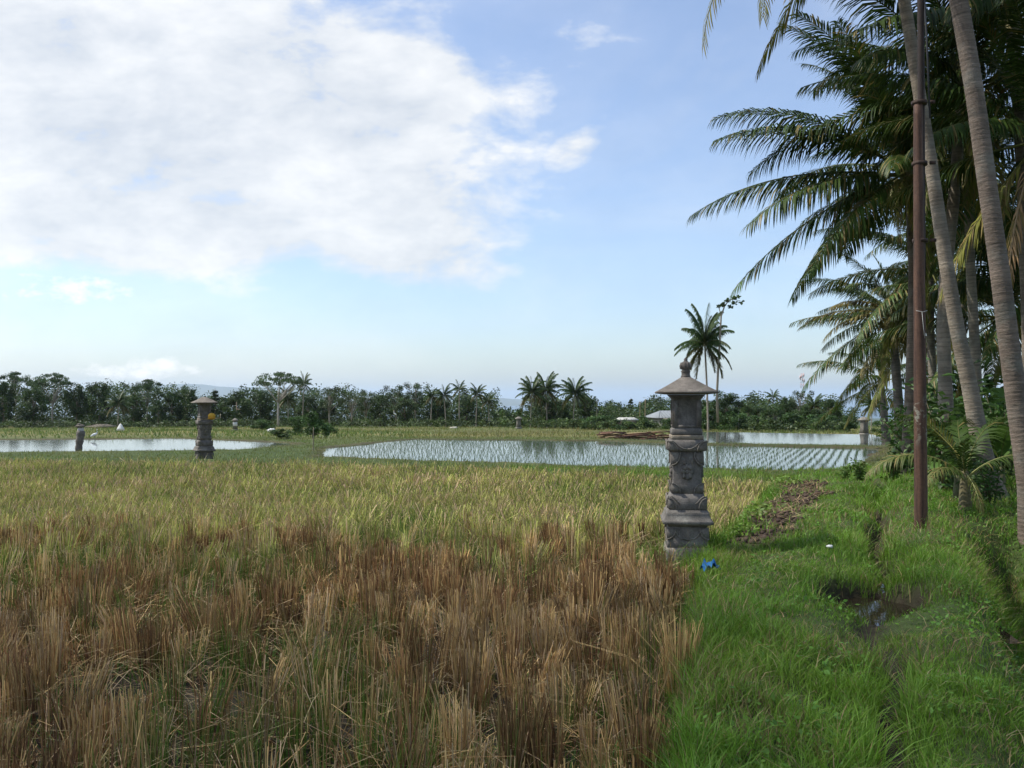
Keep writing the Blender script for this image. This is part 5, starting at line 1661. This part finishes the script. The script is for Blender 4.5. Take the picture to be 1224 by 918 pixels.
TL = [
    ('umbrella', 0, 20, 443, 150, 40, "wide flat layered tree at the left end of the tree line"),
    ('dense', 0, 4, 456, 138, 32, "dark dense tree cut by the left edge of the picture"),
    ('umbrella', 1, 63, 444, 140, 50, "layered tree on a pale trunk at the left, behind the leaning grey post"),
    ('dense', 1, 40, 460, 135, 34, "dark round tree between the two layered trees at the left"),
    ('dense', 2, 92, 459, 140, 32, "dark tree right of the pale-trunked layered tree"),
    ('dense', 0, 119, 457, 145, 34, "dark pointed tree above the thatched hut"),
    ('bigpalm', 0, 141, 468, 125, 30, "low palm with yellowish fronds above the white cloth on its stake"),
    ('dense', 1, 160, 469, 140, 28, "dark tree between the low yellowish palm and the tall layered tree behind it"),
    ('umbrella', 0, 176, 452, 142, 36, "tall layered tree halfway between the hut and the pond shrine"),
    ('dense', 2, 189, 478, 132, 26, "short mid green tree in front of the tall layered tree"),
    ('dense', 0, 206, 468, 138, 30, "mid green tree just left of the pond shrine's roof"),
    ('dense', 1, 223, 460, 144, 28, "dark rounded tree rising behind the pond shrine, to its left"),
    ('conifer', 0, 257, 463, 140, 26, "dark narrow-topped tree just right of the pond shrine's roof"),
    ('dense', 2, 283, 467, 138, 40, "broad mid green tree behind the small white-wrapped shrine"),
    ('dense', 0, 312, 467, 142, 34, "dark tree under the left side of the big umbrella crown"),
    ('umbrella', 1, 333, 443, 120, 64, "big umbrella-crowned tree on a bare pale trunk, tallest left of the paddy"),
    ('palm', 0, 362, 445, 130, 18, "slender palm touching the right side of the umbrella crown"),
    ('bigpalm', 1, 345, 461, 126, 26, "dark palm under the umbrella crown"),
    ('dense', 1, 368, 470, 135, 26, "dark tree just right of the slender palm"),
    ('airy', 0, 394, 462, 128, 34, "thin-leaved tree on a pale trunk, right of the dark lone bush"),
    ('dense', 2, 388, 478, 138, 30, "low dark tree behind the pale-trunked thin tree"),
    ('airy', 1, 421, 470, 135, 32, "grey-green sparse tree left of centre, second of the sparse trees"),
    ('airy', 2, 438, 466, 138, 30, "sparse tree with a clear branching crown, third of the sparse trees"),
    ('dense', 0, 455, 472, 142, 32, "dark dense tree above the egret by the trees"),
    ('airy', 0, 473, 460, 138, 34, "tall open-crowned tree right above the far egret"),
    ('airy', 2, 497, 457, 140, 32, "tallest open-crowned tree, just left of the row of slim palms"),
    ('dense', 1, 484, 474, 135, 30, "low dark tree between the two open-crowned trees"),
    ('palm', 0, 515, 463, 130, 22, "first slim palm from the left of the row of five"),
    ('palm', 1, 533, 462, 127, 22, "second slim palm from the left of the row of five, with yellowing lower fronds"),
    ('palm', 2, 549, 453, 130, 22, "tallest slim palm in the middle of the row of five"),
    ('palm', 0, 569, 459, 128, 22, "fourth slim palm from the left of the row of five, with a pale base"),
    ('palm', 1, 585, 470, 134, 20, "shortest slim palm at the right end of the row of five"),
    ('dense', 2, 523, 474, 140, 32, "dark tree filling the gap behind the left slim palms"),
    ('dense', 0, 558, 473, 142, 34, "dark tree filling the gap behind the middle slim palms"),
    ('bush', 0, 602, 484, 128, 34, "low brownish green bush in the gap right of the slim palms"),
    ('bush', 1, 622, 485, 126, 28, "low olive bush behind the tiny grey shrine"),
    ('bigpalm', 0, 634, 449, 108, 34, "palm with a bushy crown, left one of the three big palms beyond the paddy"),
    ('bigpalm', 1, 654, 445, 110, 36, "tallest of the three big palms beyond the paddy, in their middle"),
    ('bigpalm', 0, 685, 451, 108, 40, "right one of the three big palms beyond the paddy, on a clean pale trunk"),
    ('dense', 1, 652, 470, 112, 26, "very dark tree in the middle of the three big palms"),
    ('dense', 2, 669, 478, 114, 28, "dark green tree between the tallest and the right big palm"),
    ('dense', 0, 701, 474, 116, 30, "bushy tree right of the three big palms"),
    ('dense', 1, 729, 477, 155, 16, "small dark round tree in the gap left of the near shrine"),
    ('dense', 2, 741, 481, 150, 16, "smaller of the two dark round trees left of the near shrine"),
    ('conifer', 0, 754, 474, 150, 20, "pointed dark tree left of the grey-roofed house"),
    ('dense', 0, 773, 478, 155, 26, "dim tree behind the two brown poles"),
    ('airy', 1, 792, 475, 150, 30, "open tree behind the near shrine's roof, above the grey roof"),
    ('tallpalm', 0, 846, 370, 76, 58, "tall lone palm rising above the near shrine's roof"),
    ('dense', 1, 868, 466, 82, 44, "bushy bright green tree beneath the tall lone palm"),
    ('dense', 2, 845, 478, 84, 36, "dark bushy tree right behind the near shrine"),
    ('dense', 0, 893, 484, 96, 28, "low tree right of the slim pale pole"),
    ('palm', 2, 924, 464, 120, 20, "small palm sticking out above the bushes right of the lone palm"),
    ('dense', 1, 908, 484, 105, 30, "low bushy tree left of the small palm in the right-hand bushes"),
    ('dense', 2, 939, 474, 106, 28, "dark bushy tree right of the small palm in the right-hand bushes"),
    ('airy', 0, 956, 466, 112, 30, "thin-leaved tree below the lattice mast"),
    ('bigpalm', 1, 975, 471, 104, 28, "dark bushy palm just right of the lattice mast"),
    ('dense', 0, 992, 477, 98, 34, "rounded dark tree at the right end of the far trees, before the sea gap"),
    ('bigpalm', 0, 1041, 468, 66, 30, "low bushy palm behind the stone shrine of the right-hand pond"),
    ('dense', 2, 965, 484, 94, 36, "bright green low tree in the middle of the right-hand bushes"),
    ('dense', 1, 925, 486, 92, 34, "bright green low tree in front of the small palm"),
]
for a in TL: far_tree(*a)
# bushes on the fields and at the foot of the trees
BU = [
    (0, 336, 509, 47.5, 30, 531, "round bright green bush on the left pond's right bank"),
    (1, 374, 487, 50, 40, 533, "tall dark bush beside the thin wooden stake"),
    (2, 356, 492, 58, 30, 525, "lighter green bush left of the tall dark bush"),
    (0, 313, 497, 78, 34, 516, "spreading bush beside the white plastic sheet"),
    (1, 393, 504, 62, 22, 524, "low olive bush right of the tall dark bush"),
    (2, 717, 492, 102, 44, 508, "bright green bush around the pale bamboo pole"),
    (0, 693, 497, 104, 32, 510, "low bush at the foot of the right big palm"),
    (1, 768, 494, 100, 36, 509, "dark bush in front of the grey roofed house, left part"),
    (2, 803, 496, 98, 30, 509, "yellow-green bush touching the near shrine, in front of the grey roof"),
    (0, 740, 498, 101, 36, 509, "dark bush in front of the low shed"),
    (1, 846, 483, 78, 44, 509, "large leafy bush right beside the near shrine's cell"),
    (2, 872, 486, 80, 40, 509, "large leafy bush under the tall lone palm"),
    (0, 905, 492, 88, 40, 508, "leafy bush right of the slim pale pole"),
    (1, 944, 490, 88, 46, 508, "leafy bush in the middle of the bank behind the right-hand pond"),
    (2, 982, 489, 86, 42, 508, "leafy bush near the right end of the bank behind the right-hand pond"),
    (0, 668, 497, 106, 34, 510, "low bush between the tallest and the right big palm"),
    (1, 1012, 494, 80, 30, 508, "pale low bush in the sea gap left of the pond's stone shrine"),
    (2, 1058, 498, 58, 34, 522, "bush on the bank right of the pond's stone shrine"),
]
for v, px, pt, D, w, pb, lab in BU:
    far_tree('bush', v, px, pt, D, w, lab, "bushes on the fields and along the tree line")

# slim tall tree with a bare stem beside the lone palm
D = 75
b = at(858, 505, D); b.z = gz(b.x, D)
t = thing("slim_tree", "slim bare-stemmed tree with a leaf tuft, beside the tall lone palm", "tree", b)
ax = [tuple(at(px, py, D) - b) for px, py in ((858, 505), (857, 470), (859, 430), (861, 395), (862, 378), (866, 366), (872, 358))]
m = MB(); m.tube(ax, [0.12, 0.105, 0.095, 0.085, 0.07, 0.06, 0.04], 7, (0.24, 0.21, 0.17)); m.tube([ax[4], tuple(at(859, 366, D) - b)], [0.05, 0.03], 5, (0.24, 0.21, 0.17)); m.tube([ax[6], tuple(at(878, 358, D) - b), tuple(at(886, 360, D) - b)], [0.04, 0.03, 0.02], 5, (0.24, 0.21, 0.17)); link("trunk", m.mesh("trunk", M_BARK), t)
rg = np.random.default_rng(8)
m = MB(); cs = [tuple(at(px, py, D) - b) for px, py in ((860, 366), (864, 364), (870, 359), (876, 356), (882, 355), (878, 362), (886, 361), (873, 366))]
leaf_cloud(m, cs, [0.28] * 8, 170, 0.30, (0.06, 0.10, 0.03), rg, 0.3, 0.7); link("crown", m.mesh("crown", M_LEAF), t)

# the wood behind, which reads as one mass
mbw = MB()
rg = np.random.default_rng(77)
pxs = np.arange(-240, 1020, 3.2)
tops = np.interp(pxs, [-240, 0, 60, 200, 330, 460, 590, 598, 625, 632, 700, 712, 760, 840, 1000, 1006, 1020], [456, 458, 459, 464, 467, 466, 470, 489, 489, 470, 476, 483, 482, 481, 481, 493, 494])
cs, rs = [], []
for px, tp in zip(pxs, tops):
    for q in range(3):
        D = rg.uniform(138, 172) if px < 600 else rg.uniform(112, 150)
        ptop = tp + 1 + rg.uniform(-3, 12) + 17 * (vnoise(np.array([px]), np.array([0.0]), 15, 3)[0] - 0.35) + 8 * (vnoise(np.array([px]), np.array([9.0]), 5, 4)[0] - 0.4)
        hi = at(px, ptop, D); zb = gz(hi.x, D)
        for u in (1.0, 0.72, 0.45, 0.2):
            cs.append((hi.x + rg.uniform(-0.8, 0.8), D + rg.uniform(-1, 1), zb + (hi.z - zb) * u)); rs.append(rg.uniform(0.7, 1.3))
leaf_cloud(mbw, cs, rs, 190000, 0.34, (0.045, 0.078, 0.022), rg, 0.45)
setting("woodland", mbw.mesh("woodland", M_LEAF), "stuff")
# scrub along its foot
mbu = MB(); cs, rs = [], []
for px in np.arange(-200, 1010, 3.0):
    D = (rg.uniform(124, 134) if px < 600 else rg.uniform(98, 108)) if px < 830 else rg.uniform(80, 92)
    q = at(px, 500, D); cs.append((q.x, D, gz(q.x, D) + rg.uniform(0.2, 0.9))); rs.append(rg.uniform(0.4, 0.9))
leaf_cloud(mbu, cs, rs, 26000, 0.30, (0.060, 0.092, 0.028), rg, 0.5, 0.8)
setting("undergrowth", mbu.mesh("undergrowth", M_LEAF), "stuff")
# shade plants under the palm row: low dim mass
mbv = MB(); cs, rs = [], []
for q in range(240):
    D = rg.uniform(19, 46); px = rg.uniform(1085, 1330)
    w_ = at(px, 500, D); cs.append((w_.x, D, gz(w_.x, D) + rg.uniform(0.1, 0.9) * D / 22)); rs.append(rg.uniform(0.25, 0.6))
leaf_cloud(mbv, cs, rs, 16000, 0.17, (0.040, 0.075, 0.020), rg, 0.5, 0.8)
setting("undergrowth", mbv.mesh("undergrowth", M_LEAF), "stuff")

# ------------------------------------------------------------------ sky, sun, cloud, haze
SUN_EL, SUN_AZ = 52.0, -80.0        # azimuth from +Y, clockwise positive: the sun stands to the left, a little behind
sd = Vector((math.sin(R(SUN_AZ)) * math.cos(R(SUN_EL)), math.cos(R(SUN_AZ)) * math.cos(R(SUN_EL)), math.sin(R(SUN_EL))))
ld = bpy.data.lights.new("sun", 'SUN'); ld.energy = 4.6; ld.angle = R(0.5); ld.color = (1.0, 0.95, 0.87)
lo = bpy.data.objects.new("sun", ld); COL.objects.link(lo)
lo.rotation_euler = (-sd).to_track_quat('-Z', 'Y').to_euler()

w = bpy.data.worlds.new("World"); sc.world = w; w.use_nodes = True
nt = w.node_tree
bg = nt.nodes["Background"]
sky = nt.nodes.new("ShaderNodeTexSky"); sky.sky_type = 'NISHITA'; sky.sun_disc = False
sky.sun_elevation = R(SUN_EL); sky.sun_rotation = R(SUN_AZ) % (2 * math.pi); sky.air_density = 1.0; sky.dust_density = 1.2; sky.ozone_density = 1.5
g = coords(nt, "Generated")
sx_ = nt.nodes.new("ShaderNodeSeparateXYZ"); nt.links.new(g, sx_.inputs[0])
ay = math_n(nt, 'MAXIMUM', math_n(nt, 'ABSOLUTE', sx_.outputs["Y"]), 0.12)
u = math_n(nt, 'DIVIDE', sx_.outputs["X"], ay)
v = math_n(nt, 'DIVIDE', sx_.outputs["Z"], ay)
cv = nt.nodes.new("ShaderNodeCombineXYZ")
nt.links.new(u, cv.inputs[0]); nt.links.new(math_n(nt, 'MULTIPLY', v, 1.9), cv.inputs[1])


def blob(u0, v0, ru, rv, rot=0.0):
    a = math_n(nt, 'SUBTRACT', u, u0); b = math_n(nt, 'SUBTRACT', v, v0)
    c_, s_ = math.cos(rot), math.sin(rot)
    p = math_n(nt, 'DIVIDE', math_n(nt, 'ADD', math_n(nt, 'MULTIPLY', a, c_), math_n(nt, 'MULTIPLY', b, s_)), ru)
    q = math_n(nt, 'DIVIDE', math_n(nt, 'SUBTRACT', math_n(nt, 'MULTIPLY', b, c_), math_n(nt, 'MULTIPLY', a, s_)), rv)
    d = math_n(nt, 'ADD', math_n(nt, 'MULTIPLY', p, p), math_n(nt, 'MULTIPLY', q, q))
    return math_n(nt, 'SUBTRACT', 1.0, d)


def vmax(*a):
    r = a[0]
    for x in a[1:]: r = math_n(nt, 'MAXIMUM', r, x)
    return r


field = vmax(blob(-0.46, 0.36, 0.54, 0.20, -0.10), blob(-0.22, 0.29, 0.27, 0.11, -0.45), blob(-0.14, 0.36, 0.14, 0.09), blob(-0.17, 0.21, 0.19, 0.075, -0.3), blob(-0.40, 0.20, 0.28, 0.06), blob(-0.55, 0.22, 0.28, 0.05), math_n(nt, 'MULTIPLY', blob(-0.005, 0.375, 0.09, 0.035, 0.4), 0.12), math_n(nt, 'MULTIPLY', blob(0.072, 0.292, 0.045, 0.024, 0.5), 0.55))
field = math_n(nt, 'MAXIMUM', field, -1.0)
n1 = noise(nt, 7.0, 8, 0.6, cv.outputs[0], 0.15)
n2 = noise(nt, 2.6, 5, 0.6, cv.outputs[0], 0.1)
val = math_n(nt, 'ADD', math_n(nt, 'ADD', math_n(nt, 'MULTIPLY', field, 0.66), 0.13), math_n(nt, 'ADD', math_n(nt, 'MULTIPLY', math_n(nt, 'SUBTRACT', n1, 0.5), 1.7), math_n(nt, 'MULTIPLY', math_n(nt, 'SUBTRACT', n2, 0.5), 0.7)))
mask = ramp(nt, val, [(0.0, 0.0), (0.16, 0.24), (0.50, 1.0)])
# low far cumulus over the hills and thin veils
low = vmax(blob(-0.44, 0.030, 0.075, 0.012), blob(-0.42, 0.034, 0.040, 0.016), math_n(nt, 'MULTIPLY', blob(-0.52, 0.128, 0.07, 0.014), 0.45))
nl = noise(nt, 34.0, 6, 0.65, cv.outputs[0])
lowm = ramp(nt, math_n(nt, 'ADD', math_n(nt, 'MULTIPLY', low, 0.55), math_n(nt, 'MULTIPLY', math_n(nt, 'SUBTRACT', nl, 0.5), 2.2)), [(0.0, 0.0), (0.8, 0.7)])
veil = math_n(nt, 'MULTIPLY', ramp(nt, noise(nt, 2.3, 5, 0.6, cv.outputs[0], 0.6), [(0.45, 0.0), (0.8, 1.0)]), 0.30)
veil = math_n(nt, 'ADD', veil, 0.15)
mask = math_n(nt, 'MAXIMUM', math_n(nt, 'MULTIPLY', mask, 0.93), veil)
shade = ramp(nt, math_n(nt, 'ADD', math_n(nt, 'MULTIPLY', n1, 0.6), math_n(nt, 'MULTIPLY', n2, 0.4)), [(0.38, (3.9, 4.2, 4.6)), (0.62, (6.0, 6.05, 6.05))])
SKY_GAIN = 1.05
skyc = mix(nt, 1.0, sky.outputs[0], (0.93 * SKY_GAIN, 1.0 * SKY_GAIN, 1.10 * SKY_GAIN), 'MULTIPLY')
nt.links.new(mix(nt, lowm, mix(nt, mask, skyc, shade), (8.6, 8.2, 7.9)), bg.inputs["Color"])
bg.inputs["Strength"].default_value = 0.15

# a drifting cloud overhead, whose shade falls on the front of the field and the palms
cl = MB()
cl_z = 640.0
off = sd * (cl_z / sd.z)
nu, nv_ = 72, 10
V = []
for k in range(2):
    for i in range(nv_ + 1):
        for j in range(nu):
            a = 2 * math.pi * j / nu
            q = i / nv_
            er = 1 + 0.16 * (fbm(np.array([math.cos(a) * 3]), np.array([math.sin(a) * 3]), 1.0, 5)[0] - 0.5) * 2
            xx, yy = 75 * q * math.cos(a) * er, 48 * q * math.sin(a) * er
            th = (14 if k else -5) * math.sqrt(max(0, 1 - q * q)) * (0.7 + 0.6 * float(fbm(np.array([xx]), np.array([yy]), 18, 6)[0]))
            V.append((xx, yy, th))
Fq = []
for k in range(2):
    o = k * (nv_ + 1) * nu
    for i in range(nv_):
        for j in range(nu):
            a, b = o + i * nu + j, o + i * nu + (j + 1) % nu
            Fq.append((a, b, b + nu, a + nu) if k else (a, a + nu, b + nu, b))
cl.add(V, np.array(Fq), (1, 1, 1))
mc, ntc, bc = nmat("cloud_vapour")
df = ntc.nodes.new("ShaderNodeBsdfDiffuse"); df.inputs[0].default_value = (0.9, 0.9, 0.9, 1)
tl = ntc.nodes.new("ShaderNodeBsdfTranslucent"); tl.inputs[0].default_value = (0.9, 0.9, 0.9, 1)
tp_ = ntc.nodes.new("ShaderNodeBsdfTransparent")
m1 = ntc.nodes.new("ShaderNodeMixShader"); m1.inputs[0].default_value = 0.6
ntc.links.new(df.outputs[0], m1.inputs[1]); ntc.links.new(tl.outputs[0], m1.inputs[2])
m2 = ntc.nodes.new("ShaderNodeMixShader"); m2.inputs[0].default_value = 0.56
ntc.links.new(m1.outputs[0], m2.inputs[1]); ntc.links.new(tp_.outputs[0], m2.inputs[2])
ntc.links.new(m2.outputs[0], ntc.nodes["Material Output"].inputs["Surface"])
setting("cloud", cl.mesh("cloud", mc, True), "structure", (off.x + 16, off.y - 33, cl_z)).rotation_euler = (0, 0, R(19))

hz = MB(); hz.box((-26000, -1200, -176), (26000, 42000, 270))
mz = bpy.data.materials.new("haze_air"); mz.use_nodes = True
ntz = mz.node_tree; ntz.nodes.clear()
ou = ntz.nodes.new("ShaderNodeOutputMaterial"); pv = ntz.nodes.new("ShaderNodeVolumePrincipled")
pv.inputs["Color"].default_value = (0.72, 0.85, 0.98, 1); pv.inputs["Density"].default_value = 6.5e-5; pv.inputs["Anisotropy"].default_value = 0.2
ntz.links.new(pv.outputs[0], ou.inputs["Volume"])
setting("haze", hz.mesh("haze", mz), "stuff")

# ------------------------------------------------------------------ render settings
sc.render.engine = 'CYCLES'
sc.view_settings.view_transform = 'Standard'
sc.view_settings.look = 'None'
sc.view_settings.exposure = 0.24
sc.view_settings.gamma = 1
sc.view_settings.use_curve_mapping = False
c = sc.cycles
c.use_denoising = True
c.max_bounces = 6; c.diffuse_bounces = 3; c.glossy_bounces = 3; c.transmission_bounces = 4; c.transparent_max_bounces = 8; c.volume_bounces = 1
c.sample_clamp_indirect = 6
c.use_adaptive_sampling = True
c.adaptive_threshold = 0.02
